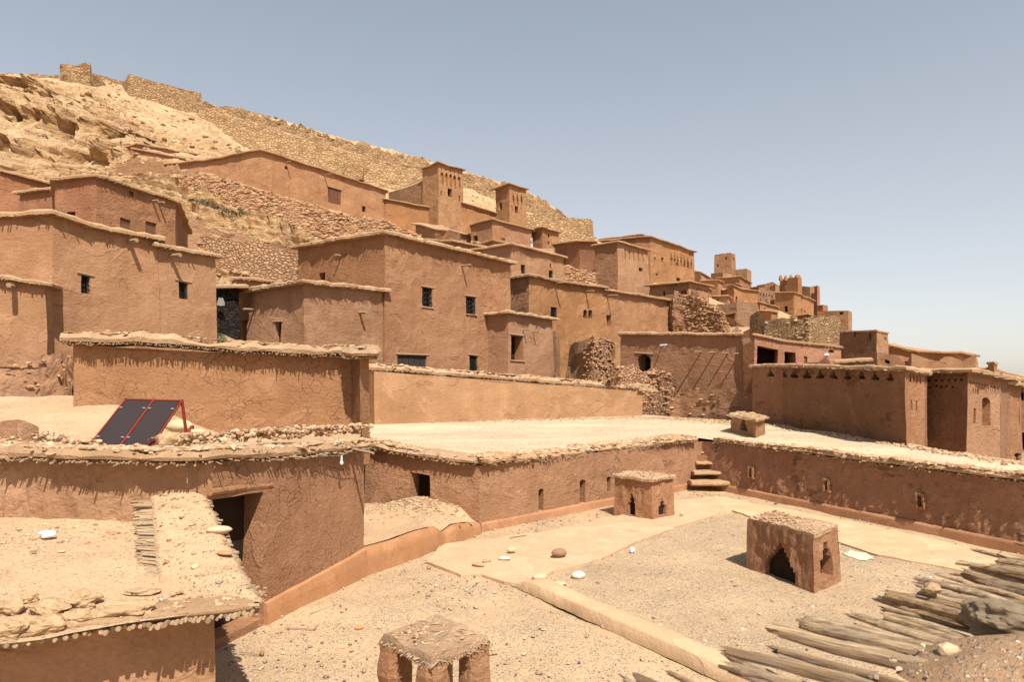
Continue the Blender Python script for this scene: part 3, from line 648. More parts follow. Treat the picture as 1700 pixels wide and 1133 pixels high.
# --- long hill house
house('top narrow mud house with stick fringe against the pale slope', [(228, 240, 92), (372, 264, 104)], 'a_red', dep=5, oh=.25, ops=[])
house('short low mud wall in front of the stick fringed narrow house', [(222, 248, 89), (303, 264, 90)], 'a_red', dep=3, oh=.3)
house('long ochre house climbing the hill with one wooden door', [(278, 274, 84), (355, 266, 82), (433, 250, 80), (640, 317, 95)], 'a_och', dep=7, oh=.4, batter=.01,
      ops=[O(2, 'plankdoor', 544, 313, 566, 338, depth=.5, lintel=True), O(2, 'hole', 601, 342, 607, 352), O(2, 'hole', 472, 276, 477, 281)], spouts=[(2, 474, 270, 1.0), (2, 538, 291, 1.4)])
house('lower yellowish house wall between the long ochre house and the big tower', [(640, 331, 94.8), (722, 347, 97)], 'a_och', dep=3.5, oh=.35, zb=14)
t1 = house('larger square kasbah tower with five tall arches and a row of dots', [(702, 281, 98), (728, 271, 95), (768, 283, 98.6)], 'a_och', zb=14, oh=.35, batter=.012, name='kasbah_tower', cat='tower', cell=.3,
      ops=[O(1, 'hole', 743, 313, 750, 327, depth=.5), O(1, 'hole', 731, 317, 733, 325), O(1, 'hole', 761, 324, 763, 335)] +
      [O(1, 'niche', 731.5 + 7 * i, 285.5 + 1.6 * i, 736 + 7 * i, 310 + .9 * i, 'point', depth=.3) for i in range(5)] + [O(1, 'hole', 732 + 7 * i, 280 + 1.7 * i, 734 + 7 * i, 282.5 + 1.7 * i, depth=.3, name='niche') for i in range(5)])
house('rough dark sloping mud wall running up to the larger kasbah tower', [(645, 320, 106), (700, 298, 100), (722, 292, 96.5)], 'a_rough', zb=14, dep=2, roof=False, jag=.15, name='mud_wall', cat='wall')
house('yellowish house wall with a zigzag frieze between the two kasbah towers', [(768, 338, 98.5), (842, 361, 104)], 'a_och', zb=12, dep=4, oh=.35, batter=.01,
      ops=[O(0, 'niche', 773 + 5.6 * i, 343.5 + 1.7 * i, 776.4 + 5.6 * i, 346.5 + 1.7 * i, depth=.2) for i in range(12)])
house('smaller slim kasbah tower with three arches and an open window', [(823, 315, 102.5), (845.5, 307, 100), (873, 314.5, 102.4)], 'a_och', zb=12, oh=.45, batter=.008, name='kasbah_tower', cat='tower', cell=.3,
      ops=[O(0, 'hole', 829, 336, 834, 349, 'arch', depth=.5), O(1, 'hole', 854.5, 342.5, 860, 354, depth=.5), O(1, 'niche', 849, 342, 851, 351, depth=.1), O(1, 'niche', 864, 345, 866, 353, depth=.1)] +
      [O(1, 'niche', 850 + 6.6 * i, 320 + 1.2 * i, 854.5 + 6.6 * i, 341, 'key', depth=.3) for i in range(3)])
# --- dry stone terrace wall in front of the long house
house('long dry stone terrace wall of reddish rubble below the ochre hill house', [(190, 297, 76), (255, 292, 74.5), (330, 290, 73.5), (400, 305, 72.5), (470, 326, 73.5), (560, 352, 75), (640, 366, 78), (700, 392, 80)], 'st_red', dep=1.0, rubble=(4200, .1, .26, 'rubble'), roof=False, jag=.55, cell=.28, amp=.18, name='stone_wall', cat='wall',
      ops=[O(5, 'hole', 561, 360, 579, 373, 'arch', depth=1.0, name='niche')])
house('broken mud wall stump plastered smooth beside the dry stone terrace', [(192, 272, 79), (270, 268, 77), (330, 289, 76)], 'a_far2', dep=.8, roof=False, jag=.9, cell=.3, name='mud_wall', cat='wall')
house('slumped pale mud wall remnant on the rock ledge', [(296, 362, 53), (340, 372, 53.5), (352, 392, 54), (432, 398, 55)], 'a_far2', dep=.7, roof=False, jag=.7, cell=.25, name='mud_wall', cat='wall')
house('short broken mud wall remnant on the rock near the tall house', [(444, 408, 52), (494, 414, 51)], 'a_far2', dep=.7, roof=False, jag=.6, cell=.22, name='mud_wall', cat='wall')
house('low dry stone wall across the rock ledge behind the alley', [(330, 398, 47), (400, 420, 47.5), (495, 424, 46.8)], 'st_red', zb=10, dep=.8, rubble=(700, .1, .26, 'rubble'), roof=False, jag=.5, cell=.3, amp=.15, name='stone_wall', cat='wall')
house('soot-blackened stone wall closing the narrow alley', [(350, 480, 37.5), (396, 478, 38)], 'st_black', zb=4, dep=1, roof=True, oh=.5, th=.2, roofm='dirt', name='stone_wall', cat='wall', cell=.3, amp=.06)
house('little mud outhouse with a crumbling top behind the annexe', [(393, 462, 42), (420, 466, 41.6), (460, 470, 43)], 'a_red', zb=6, dep=2.5, oh=.2, th=.12)
# --- big central house and annexe
BH, BHr, _ = house('tallest central house with two barred windows above a dark double door', [(495, 412, 44.4), (638, 389, 40), (846, 438, 50.0)], 'a_tan', zb=.5, oh=.45, th=.2, roofm='eave', cell=.36, step=.35,
      ops=[O(1, 'grille', 700, 478, 717.5, 510, depth=.35, lintel=True, sill=True), O(1, 'grille', 772, 493, 788, 522, depth=.35, lintel=True, sill=True), O(1, 'darkdoor', 660.5, 590, 707, 618, depth=.22, name='doorway', lintel=True),
           O(1, 'lattice', 776.5, 591, 789.5, 616, depth=.3, lintel=True, sill=True), O(0, 'hole', 530, 453, 541, 467, depth=.5)],
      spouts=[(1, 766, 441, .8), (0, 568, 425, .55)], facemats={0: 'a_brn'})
house('low annexe with two slit doorways leaning on the tallest central house', [(395, 488, 39.7), (505, 471, 35.5), (634, 484, 39.9)], 'a_tan', zb=.5, oh=.42, th=.18, roofm='eave', cell=.32, step=.3,
      ops=[O(0, 'hole', 401, 531, 411, 572, depth=.6, name='doorway', lintel=True), O(0, 'hole', 457, 535, 467, 575, depth=.3, name='doorway', lintel=True), O(1, 'shutter', 573, 575, 588, 592, depth=.2)],
      spouts=[(0, 423, 514, .7), (1, 596, 519, .6, .09)])
house('small square house with one large black window opening joined to the tallest house', [(843, 520, 46.6), (917, 531, 50.5)], 'a_tan', zb=.5, dep=3, oh=.4, th=.16, roofm='eave', step=.3,
      ops=[O(0, 'hole', 848, 557, 868, 599, depth=.8, lintel=True, sill=True)], spouts=[(0, 868, 548, .6, .05), (0, 884, 551, .6, .05)])
house('rubble pier at the corner of the small square house', [(914, 548, 50.8), (922, 553, 50.4), (928, 556, 51.5)], 'st_ruin', zb=.5, dep=1, roof=False, jag=.3, amp=.12, name='stone_wall', cat='wall')
# --- long yellow-tan house to its side
house('long tan house with twin slit windows and three spouts', [(847, 463, 55.6), (878, 459, 54), (925, 469, 57.3), (1004, 478.5, 61)], 'a_och', zb=.5, oh=.4, th=.16, roofm='eave_far', cell=.4,
      ops=[O(1, 'grille', 914, 510, 926, 531, depth=.3), O(2, 'hole', 968, 515, 974, 529, 'arch', depth=.4), O(2, 'hole', 976, 515, 982, 529, 'arch', depth=.4)], spouts=[(1, 920, 470, 1.3), (2, 972, 484, 1.0)],
      back=[(1000, 504, 70), (840, 484, 64)], facemats={0: 'a_rough'})
house('plain tan house end with a single doorway slit and a curving tall flank', [(1004, 482.5, 61), (1112, 500, 69)], 'a_och', zb=.5, dep=8, oh=.4, th=.16, cell=.4,
      ops=[O(0, 'hole', 1006.5, 523, 1013.5, 541, depth=.5), O(0, 'hole', 1009, 568, 1021, 596, 'arch', depth=.6, name='doorway')], spouts=[(0, 1007, 491, 1.2)])
house('leaning rubble buttress propped on the tan houses', [(972, 574, 51), (985, 563, 50), (1008, 560, 51), (1016, 572, 52)], 'st_ruin', zb=.3, dep=2.5, rubble=(520, .06, .16, 'rubble'), roof=False, jag=.8, amp=.3, cell=.25, name='stone_wall', cat='wall', batter=.06)
house('roofless crumbling mud ruin behind the yellow terrace wall', [(1014, 612, 39.5), (1030, 603, 39), (1058, 608, 39.2), (1075, 622, 39.4), (1090, 613, 39.2), (1116, 622, 38.6)], 'st_ruin', zb=.8, dep=2.2, rubble=(420, .05, .16, 'rubble'), roof=False, jag=.55, amp=.14, cell=.22, name='mud_wall', cat='wall',
      ops=[O(3, 'hole', 1058, 638, 1063, 645, depth=.5, name='niche'), O(4, 'hole', 1088, 638, 1095, 650, depth=.5, name='niche')])
# --- middle slope houses
house('mid-slope tan house with two dark barred windows and a sloping eave', [(849, 407, 58), (935, 428, 63.8)], 'a_tan', zb=6, dep=5, oh=.35, ops=[O(0, 'grille', 865.5, 440, 872, 455, depth=.3, sill=True), O(0, 'grille', 910.5, 450, 917, 464, depth=.3), O(0, 'niche', 912, 438, 915, 446, depth=.2)])
house('low parapet wall peeking over the tallest house roof', [(700, 399, 63), (752, 402, 61), (848, 421, 65)], 'a_tan', zb=9, dep=3, oh=.35)
house('tiny roof block with eroded corners beside the low parapet', [(807, 405, 66), (820, 401, 64.5), (846, 406, 66.5)], 'a_tan', zb=10, oh=.3)
house('low sagging mud house under the rubble terrace end', [(690, 372, 83), (740, 385, 79), (783, 392, 82)], 'a_tan', zb=12, dep=4, oh=.4)
house('stub of mud wall rising behind the low parapet', [(722, 388, 72), (735, 384, 71), (756, 380, 70), (764, 388, 72)], 'a_brn', zb=11, dep=1, roof=False, jag=.6, name='mud_wall', cat='wall')
house('cube-like brown house with a dark doorway below the smaller tower', [(783, 374.5, 80), (817, 365, 78), (847, 373, 80.5), (882, 382, 84)], 'a_brn', zb=11, oh=.35, back=[(890, 402, 92), (800, 398, 88)],
      ops=[O(0, 'hole', 786, 392, 793, 401, depth=.6, name='doorway'), O(1, 'niche', 832, 396, 839, 400, depth=.15), O(2, 'niche', 856, 403, 862, 406, depth=.2)], facemats={1: 'a_tan', 2: 'a_tan'})
house('small ochre house with two square holes one above the other', [(882, 382, 86), (900, 379, 84.5), (927, 386, 87.5)], 'a_och', zb=10, oh=.35, ops=[O(1, 'hole', 909.5, 389, 912.5, 395, depth=.4), O(1, 'hole', 909, 400.5, 912, 407, depth=.4)])
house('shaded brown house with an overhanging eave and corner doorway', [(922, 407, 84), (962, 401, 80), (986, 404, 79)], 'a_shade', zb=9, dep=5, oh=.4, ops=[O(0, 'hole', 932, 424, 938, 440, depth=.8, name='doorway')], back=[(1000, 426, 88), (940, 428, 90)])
house('low rubble-topped retaining wall below the shaded brown house', [(932, 441, 74), (990, 454, 73)], 'st_ruin', zb=8, dep=1, rubble=(250, .1, .25, 'rubble'), roof=False, jag=.4, name='stone_wall', cat='wall')
house('tapering brown house with faint blind arches and a square window', [(989, 409, 76.1), (1025, 402.5, 74), (1075, 416.5, 78.7)], 'a_brn', zb=8, oh=.35, batter=.03, ops=[O(1, 'hole', 1060, 445, 1066, 451, depth=.3)] + [O(1, 'niche', 1037 + 7.2 * i, 413 + 1.9 * i, 1039 + 7.2 * i, 431 + i, depth=.1) for i in range(5)], facemats={0: 'a_rough', 1: 'a_tan'})
house('big yellow kasbah with a seven arch frieze on its lit face', [(999, 401, 90.7), (1079.5, 394, 88), (1152, 419, 98.4)], 'a_och', zb=8, oh=.35, cell=.4, name='kasbah', cat='kasbah',
      ops=[O(1, 'niche', 1112 + 5.6 * i, 418.5 + 1.7 * i, 1115.4 + 5.6 * i, 440 + 1.0 * i, 'key', depth=.25) for i in range(7)] +
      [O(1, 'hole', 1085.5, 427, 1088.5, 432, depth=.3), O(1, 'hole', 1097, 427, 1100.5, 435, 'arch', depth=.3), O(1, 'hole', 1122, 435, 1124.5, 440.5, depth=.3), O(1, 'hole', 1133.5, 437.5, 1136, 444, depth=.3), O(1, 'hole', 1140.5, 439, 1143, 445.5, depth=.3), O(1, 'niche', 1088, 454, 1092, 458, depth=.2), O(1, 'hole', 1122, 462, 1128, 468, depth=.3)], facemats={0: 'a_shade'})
house('flat upper roof block behind the big yellow kasbah', [(1000, 398, 97), (1063, 390.5, 95), (1085, 396, 99)], 'a_och', zb=8, oh=.35)
house('low brown house with dotted frieze and overhanging flat roof', [(1078, 475.5, 76), (1144, 469, 73), (1176, 476.5, 76)], 'a_brn', zb=6, oh=.45, ops=[O(0, 'shutter', 1131, 482, 1141, 494, 'arch', depth=.25), O(0, 'hole', 1101, 484, 1104, 492)] + [O(1, 'hole', 1153 + 4.2 * i, 478.5 + .6 * i, 1155 + 4.2 * i, 481 + .6 * i, depth=.12, name='niche') for i in range(6)] + [O(1, 'niche', 1163, 494, 1170, 502, 'arch', depth=.3)], facemats={1: 'a_tan'})
house('tall collapsed rubble mass at the end of the tan house', [(1112, 504, 69.2), (1121, 491, 68), (1146, 489, 67), (1162, 495, 66), (1183, 505, 65), (1196, 516, 64), (1206, 553, 63)], 'st_ruin', zb=3, dep=4, rubble=(1500, .08, .22, 'rubble'), roof=False, jag=.9, amp=.4, cell=.3, name='ruin', cat='ruin')
house('roofless ruin with a beam over its empty doorway', [(1190, 507, 75), (1222, 505, 73), (1257, 506, 72), (1262, 528, 73)], 'a_far2', zb=3, dep=3, roof=False, jag=.7, name='ruin', cat='ruin', ops=[O(0, 'niche', 1203, 523, 1219, 556, depth=.7, lintel=True)])
# --- house with pegs and arched door
house('smooth mud house with a recessed arched doorway and four roof pegs', [(1030, 555, 44), (1142, 555, 40.4), (1229, 556, 38)], 'a_brn', zb=-1.2, oh=.2, th=.13, roofm='eave', cell=.28, back=[(1229, 577, 52), (1060, 578, 54)], step=.3, batter=.012,
      ops=[O(0, 'hole', 1058, 588, 1081, 630, 'arch', depth=.9, name='doorway', lintel=True)], spouts=[(1, 1164, 584, .75, .045), (1, 1187, 585, .75, .045), (1, 1209, 586, .75, .045), (1, 1229, 587, .75, .045)], facemats={1: 'a_brn'})
house('jagged stepped end of a broken parapet beside the pegged house', [(1229, 556, 37.9), (1247, 546, 37.2), (1253, 566, 36.8)], 'a_brn', zb=-1.2, dep=.8, roof=False, jag=.2, batter=.012, name='mud_wall', cat='wall')
house('dark rough rammed wall at the back of the pale terrace', [(1112, 672, 36.6), (1128, 648, 36.6), (1160, 645, 35.8), (1290, 650, 32.6)], 'a_rough', zb=-1.2, dep=3, rubble=(130, .04, .11, 'rubble'), roof=False, jag=.35, amp=.2, cell=.25, name='mud_wall', cat='wall', batter=.02)
# --- dark stepped-motif house and its neighbours to the river side
house('dark mud house with a row of stepped openings under its thin eave', [(1249, 608, 33), (1300, 608, 30.2), (1503, 613, 20.4), (1536, 620.5, 21.5)], 'a_brn', zb=-3.5, oh=.16, th=.1, roofm='eave', cell=.22, step=.25, batter=.0, back=[(1560, 623, 36), (1270, 618, 40)],
      ops=[O(0, 'hole', 1272.5, 613, 1284, 626, 'step', depth=.35, name='niche')] + [O(1, 'hole', x - 6.5, 611.5 + i * .6, x + 6.5, 626.5 + i * .7, 'step', depth=.35, name='niche') for i, x in enumerate((1298.5 + 1.5, 1319, 1339.5, 1361, 1383, 1406, 1430, 1453.5, 1478))] +
      [O(2, 'niche', 1511.5 + 5.6 * i, 622 + 1.6 * i, 1514 + 5.6 * i, 635 + 1.2 * i, depth=.12) for i in range(4)] + [O(2, 'niche', 1513, 665, 1516, 682, depth=.15), O(2, 'niche', 1521.5, 666.5, 1524.5, 683, depth=.15)], facemats={1: 'a_rough', 2: 'a_tan'}, lumps={1: (.03, .13)})
house('mud house with a tall arched window and triangle vents', [(1536, 619, 23.0), (1605, 616, 21.6), (1660, 629, 23.4)], 'a_brn', zb=-4, oh=.3, th=.12, roofm='eave', cell=.2, step=.25, batter=.004, back=[(1700, 634, 34), (1545, 628, 34)],
      ops=[O(0, 'hole', 1540 + 10.5 * i, 629.5, 1545 + 10.5 * i, 633.5, depth=.25, name='niche') for i in range(6)] + [O(0, 'hole', x, 639.5, x + 5.5, 645, 'step', depth=.3, name='niche') for x in (1541, 1559.5, 1578)] + [O(0, 'hole', 1552, 639, 1556.5, 643, 'rect', depth=.3, name='niche'), O(0, 'hole', 1568.5, 640, 1573, 644, 'rect', depth=.3, name='niche')] +
      [O(1, 'niche', 1630.5, 660, 1643.5, 707, 'arch', depth=.5, name='window'), O(1, 'niche', 1615.5, 679, 1619.5, 705, depth=.1)] + [O(1, 'niche', 1614 + 4 * i, 646 + i, 1616 + 4 * i, 654 + i, depth=.08) for i in range(3)] + [O(1, 'niche', 1609 + 5 * i, 633.5 + .9 * i, 1611.5 + 5 * i, 636.5 + .9 * i, depth=.08) for i in range(9)], facemats={0: 'a_rough', 1: 'a_tan'})
house('narrow tan house with two thin slits beyond the arched window house', [(1655, 634, 27), (1666, 637, 26.4), (1692, 642, 27.4)], 'a_tan', zb=-5, oh=.3, th=.14, roofm='eave', batter=.01, ops=[O(1, 'niche', 1670, 680, 1672, 693, depth=.12), O(1, 'niche', 1675, 680, 1677, 693, depth=.12)], back=[(1700, 640, 36), (1664, 630, 36)])
house('tan house at the frame edge with dark shop openings and a jutting plank', [(1680, 642, 31), (1760, 641, 30)], 'a_tan', zb=-5, dep=5, oh=.3, th=.14, roofm='eave', ops=[O(0, 'hole', 1697.5, 718, 1715, 748, depth=.8), O(0, 'niche', 1681.5, 652, 1700, 664, depth=.5)], spouts=[(0, 1683, 733, 1.2, .06)])
# --- pink terrace building with dark openings
house('pink rendered terrace building with two big shadowy openings', [(1252, 556, 47), (1300, 566.5, 46.6), (1340, 572, 46.6), (1396, 577, 47)], 'a_pnk', zb=0, dep=6, oh=.12, th=.12, cell=.35,
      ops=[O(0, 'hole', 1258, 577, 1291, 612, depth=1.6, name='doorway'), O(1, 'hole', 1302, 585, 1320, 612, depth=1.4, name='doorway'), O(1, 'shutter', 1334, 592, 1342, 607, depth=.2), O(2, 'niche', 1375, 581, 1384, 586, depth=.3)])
house('stone-coursed house with a shadowed front behind the pink building', [(1270, 531, 60), (1341, 526, 57), (1394, 529, 60)], 'st_tan', zb=3, dep=6, rubble=(260, .08, .18, 'scree'), roof=False, jag=.25, amp=.14, cell=.35, name='stone_house', ops=[O(1, 'hole', 1349, 560, 1352, 568, depth=.4)])
house('ruined rubble pier with a niche next to the stone-coursed house', [(1245, 520, 63), (1258, 517, 62), (1272, 532, 61)], 'st_tan', zb=3, dep=2, roof=False, jag=.7, name='ruin', cat='ruin', ops=[O(1, 'hole', 1262, 539, 1267, 549, depth=.4)])
house('plain square house with two slots high in its shadowed wall', [(1394, 551.5, 50.5), (1455, 550, 47.5), (1475, 553.5, 49.5)], 'a_brn', zb=1, oh=.06, th=.08, ops=[O(0, 'hole', 1417, 553, 1420, 560, depth=.3), O(0, 'hole', 1442, 554, 1446, 563, depth=.3), O(1, 'niche', 1469, 560, 1472, 566, depth=.2)], facemats={0: 'a_rough', 1: 'a_tan'})
house('stepped gable stub on the dark house roof', [(1352, 605, 27.6), (1362, 598, 27.4), (1370, 594, 27.2), (1378, 602, 27)], 'a_pnk', zb=3.6, dep=.3, roof=False, jag=.1, name='mud_wall', cat='wall', cell=.15)
house('low lean-to roof propped against the plain square house', [(1390, 602, 40), (1438, 599, 40)], 'a_och', zb=2, dep=3, oh=.3)
house('wide low house with a curved flat roof on the skyline', [(1478, 574, 54), (1524, 584, 52), (1590, 587, 51), (1616, 592, 53)], 'a_och', zb=0, dep=6, oh=.4, th=.16)
house('eroded low wall in front of the wide low house', [(1456, 590, 45), (1504, 594, 44), (1512, 592, 43.5), (1590, 598, 44), (1606, 604, 44)], 'a_tan', zb=0, dep=2, roof=False, jag=.45, name='mud_wall', cat='wall', ops=[O(0, 'hole', 1469, 602, 1477, 608, depth=.4)])
house('small stepped block at the end of the skyline roofs', [(1598, 597, 40), (1620, 588, 39.6), (1624, 602, 40)], 'a_tan', zb=0, dep=2, roof=False, jag=.2, name='mud_wall', cat='wall')
house('low roof with a squat chimney beyond the arched window house', [(1622, 617, 34), (1646, 616, 33.6), (1680, 628, 34)], 'a_och', zb=-3, dep=4, oh=.3)
house('squat square mud chimney on the low end roof', [(1640, 604, 33), (1650, 603, 32.6), (1655, 605, 33)], 'a_tan', zb=2.5, oh=.06, th=.06, name='chimney', cat='chimney')
# --- far kasbah cluster
FC = 'far kasbah houses stepping up the hill'
def far(label, pts, mat='a_far', **k):
    k.setdefault('zb', 2.0); k.setdefault('group', FC); k.setdefault('oh', .3); return house(label, pts, mat, **k)
far('tallest plain far tower with uneven corner points', [(1186, 422, 146), (1214, 420.5, 143), (1221, 423, 146)], 'a_far2', roof=False, jag=.25, name='kasbah_tower', cat='tower', group=None, zb=8, ops=[O(0, 'hole', 1204, 427, 1207, 431, depth=.4), O(1, 'hole', 1217, 428, 1219, 433, depth=.4), O(0, 'niche', 1190, 438, 1193, 443, depth=.3)])
far('shorter far tower with raised corner horns beside the tallest one', [(1221, 447, 143), (1240, 445.5, 141), (1247, 449, 143)], 'a_far2', roof=False, jag=.5, name='kasbah_tower', cat='tower', group=None, zb=8)
far('far two-window house below the horned tower', [(1191, 461.5, 134), (1228, 460, 130), (1246, 471, 136)], ops=[O(1, 'hole', 1231, 480, 1234, 489, depth=.4), O(1, 'hole', 1236.5, 482, 1239.5, 491, depth=.4), O(0, 'niche', 1197, 469, 1222, 471, depth=.15), O(1, 'niche', 1232, 496, 1235, 503, depth=.3), O(1, 'niche', 1239, 498, 1242, 505, depth=.3)])
far('far eroded rubble mound under the tallest tower', [(1180, 454, 142), (1200, 452, 138), (1222, 456, 140)], 'a_far2', roof=False, jag=.8)
far('far pointed-arch porch house in front of two-window house', [(1176, 478, 118), (1205, 483, 114), (1218, 475, 112), (1230, 480, 113)], ops=[O(1, 'hole', 1209, 499, 1214, 508, 'point', depth=.5), O(2, 'hole', 1221, 492, 1224, 505, 'point', depth=.5)])
far('far low house with a slit beneath the porch house', [(1176, 493, 104), (1208, 492, 102), (1212, 496, 103)], 'a_far2', ops=[O(0, 'hole', 1190, 496, 1193, 501, depth=.4)])
far('far gabled pale roof beside the big yellow kasbah', [(1150, 449, 124), (1164, 453, 120), (1180, 464, 124)], 'a_far2')
far('far flat block between the kasbah and the tower', [(1164, 467, 116), (1192, 466, 113), (1200, 470, 116)])
far('far many-niched house with blind arches', [(1246, 477, 134), (1259, 476, 130), (1288, 484, 137)], 'a_far2', roof=False, jag=.2, ops=[O(1, 'niche', 1262 + 4.6 * i, 486 + .8 * i, 1264.4 + 4.6 * i, 492 + .8 * i, 'point', depth=.3) for i in range(5)] + [O(0, 'niche', 1247.5, 485, 1255, 495, 'arch', depth=.3), O(1, 'hole', 1262, 496, 1264, 503, depth=.3), O(1, 'hole', 1272, 497, 1274, 503, depth=.3)])
far('far broken wall line behind crenellated tower', [(1256, 474, 152), (1270, 470, 150), (1296, 471, 148)], 'a_far2', roof=False, jag=.7)
tw, twr, _ = far('far crenellated tower with four pinnacles', [(1295, 464, 132), (1325, 461, 128), (1331, 463, 130)], 'a_far', roof=False, jag=.1, name='kasbah_tower', cat='tower', group=None)
for (xa, xb, y0, y1) in ((1295, 1300, 457, 464), (1303.5, 1308.5, 457.5, 464), (1312, 1317, 456.5, 463), (1321, 1330, 456, 462)):
    b = MB(); c = (P(xa, y0, 130) + P(xb, y1, 130)) / 2; w = (xb - xa) / 2 * 130 / F; h = (y1 - y0) / 2 * 130 / F + .2
    b.add([c + Vector((sx * w * k, sy * w * k + .4, z)) for z, k in ((-h, 1), (h * .1, .8), (h * .75, .4)) for sx, sy in ((-1, -1), (1, -1), (1, 1), (-1, 1))],
          [[r * 4 + i, r * 4 + (i + 1) % 4, r * 4 + 4 + (i + 1) % 4, r * 4 + 4 + i] for r in range(2) for i in range(4)] + [[8, 9, 10, 11]]); b.build('pinnacle', M['a_far'], tw)
far('far square house with a dark window below the crenellated tower', [(1287, 486.5, 126), (1318, 486, 123), (1351, 500, 131)], ops=[O(0, 'hole', 1302, 509, 1308, 518, depth=.5), O(0, 'hole', 1289, 512, 1292, 517, depth=.4), O(1, 'hole', 1329, 513, 1331, 519, depth=.3), O(1, 'hole', 1335, 515.5, 1337, 520, depth=.3), O(1, 'hole', 1330, 490, 1333, 497, depth=.3)])
far('far ragged tall ruin right behind the dark-window house', [(1330, 478, 140), (1345, 476, 138), (1360, 479, 141)], 'a_far2', roof=False, jag=.6)
far('far low house with a hole through its parapet', [(1357, 517, 108), (1408, 515.5, 104), (1414, 518, 107)], 'a_far2', roof=False, jag=.08, zb=1, ops=[O(0, 'niche', 1393, 517, 1400, 523, depth=.6)])
far('far small roof turret behind the low parapet house', [(1357, 507, 116), (1366, 507, 114), (1374, 508, 116)], 'a_red', roof=False, jag=.1)
far('far little storeroom with a pale roof below dark-window house', [(1262, 516, 112), (1280, 518, 109), (1290, 519, 111)], 'a_far')
far('far tiny flat roof hut wedged under the horned tower', [(1208, 477, 124), (1221, 471, 121), (1230, 475, 124)])
far('far dark-fronted block beneath many-niched house', [(1246, 506, 117), (1262, 503, 113), (1292, 511, 118)], 'a_far2', ops=[O(0, 'hole', 1250, 510, 1255, 520, depth=.5), O(1, 'hole', 1268, 512, 1271, 519, depth=.4)])
far('far collapsed gable between porch house and beamed ruin', [(1224, 506, 106), (1238, 499, 103), (1250, 508, 105)], 'a_far2', roof=False, jag=.9, rubble=(260, .12, .4, 'rubble'))
far('far lean roof ledge at the foot of dark-window house', [(1316, 527, 112), (1340, 523, 109), (1354, 528, 112)], oh=.5)
far('far short ragged pier standing beside the crenellated tower', [(1277, 475, 139), (1287, 471, 137), (1296, 475, 139)], 'a_far2', roof=False, jag=.9)
far('far slab roof house below the big kasbah corner', [(1149, 471, 102), (1165, 474, 99), (1182, 483, 102)], ops=[O(1, 'hole', 1169, 483, 1172, 488, depth=.4)])
far('far corner turret stub on the ragged tall ruin', [(1352, 476, 137.5), (1357, 474, 136.5), (1361, 477, 137.5)], 'a_red', roof=False, jag=.15, zb=14)
far('far rubble bank under the parapet houses', [(1300, 530, 106), (1335, 532, 103), (1392, 531, 106)], 'st_tan', roof=False, jag=.8, rubble=(420, .1, .28, 'scree'), name='stone_wall', cat='wall')
# --- fort walls on the hill
house('square ruined stone lookout on the hill crest', [(98, 107, 122), (112, 104, 121), (150, 107, 121), (154, 124, 122)], 'st_hill', dep=4, roof=False, jag=.7, amp=.35, cell=.7, name='fort_tower', cat='ruin')
house('thin stone wall along the crest above the cliff', [(-120, 122, 124), (0, 122, 124), (98, 124, 124)], 'st_hill', dep=1, roof=False, jag=.3, cell=.8, name='fort_wall', cat='wall')
house('thin stone wall between the lookout and the great bastion', [(152, 121, 136), (208, 136, 138)], 'st_hill', dep=1, roof=False, jag=.2, cell=.8, name='fort_wall', cat='wall')
house('great sloping stone bastion wall on the hill', [(202, 140, 131), (214, 123, 126), (334, 155, 134)], 'st_hill', dep=3, roof=False, jag=.25, amp=.12, cell=.7, batter=.05, name='fort_wall', cat='wall')
house('long yellow stone retaining wall stepping down the hillside', [(332, 170, 133), (400, 196, 131), (480, 222, 131), (560, 247, 132.5), (640, 268, 134), (705, 287, 135.5)], 'st_yel', dep=1.5, zb=40, roof=False, jag=.5, amp=.25, cell=.7, name='fort_wall', cat='wall', batter=.08)
house('long brown rubble rampart following the skyline of the ridge', [(338, 168, 137), (400, 182, 139), (480, 205, 141), (560, 228, 144), (640, 249, 146), (700, 265, 148), (760, 284, 150), (850, 309, 154), (900, 331, 157), (942, 357, 160)], 'st_hill', dep=1.2, zb=25, roof=False, jag=1.0, amp=.5, cell=.7, name='fort_wall', cat='wall', batter=.12)
house('flat stone coping wall segment on the skyline', [(374, 175, 151), (449, 193, 153)], 'st_hill', dep=1, roof=False, jag=.1, cell=.7, name='fort_wall', cat='wall')
house('lower yellow stone wall beneath the rocky end of the ridge', [(868, 352, 132), (930, 374, 132), (987, 396, 133)], 'st_yel', dep=1, zb=20, roof=False, jag=.5, cell=.7, name='fort_wall', cat='wall', batter=.08)
house('square stone bastion at the end of the ridge', [(940, 361, 152), (980, 364, 150), (984, 368, 153)], 'st_yel', dep=4, roof=False, jag=.3, cell=.7, name='fort_wall', cat='wall', batter=.05)
house('small stone hut ruin on the pale slope above the long ochre house', [(570, 269, 131), (603, 277, 131.5)], 'st_hill', dep=3, roof=False, jag=.2, cell=.6, name='ruin', cat='ruin', zb=42)

# --- distant ground that reaches the horizon
b = MB(); n = 40
gv = [(-9000 + 18000 * i / n, -3000 + 15000 * j / n, -6.5) for j in range(n + 1) for i in range(n + 1)]
b.add(gv, [[j * (n + 1) + i, j * (n + 1) + i + 1, (j + 1) * (n + 1) + i + 1, (j + 1) * (n + 1) + i] for j in range(n) for i in range(n)])
tag(b.build('plain', M['dirt']), kind='structure')

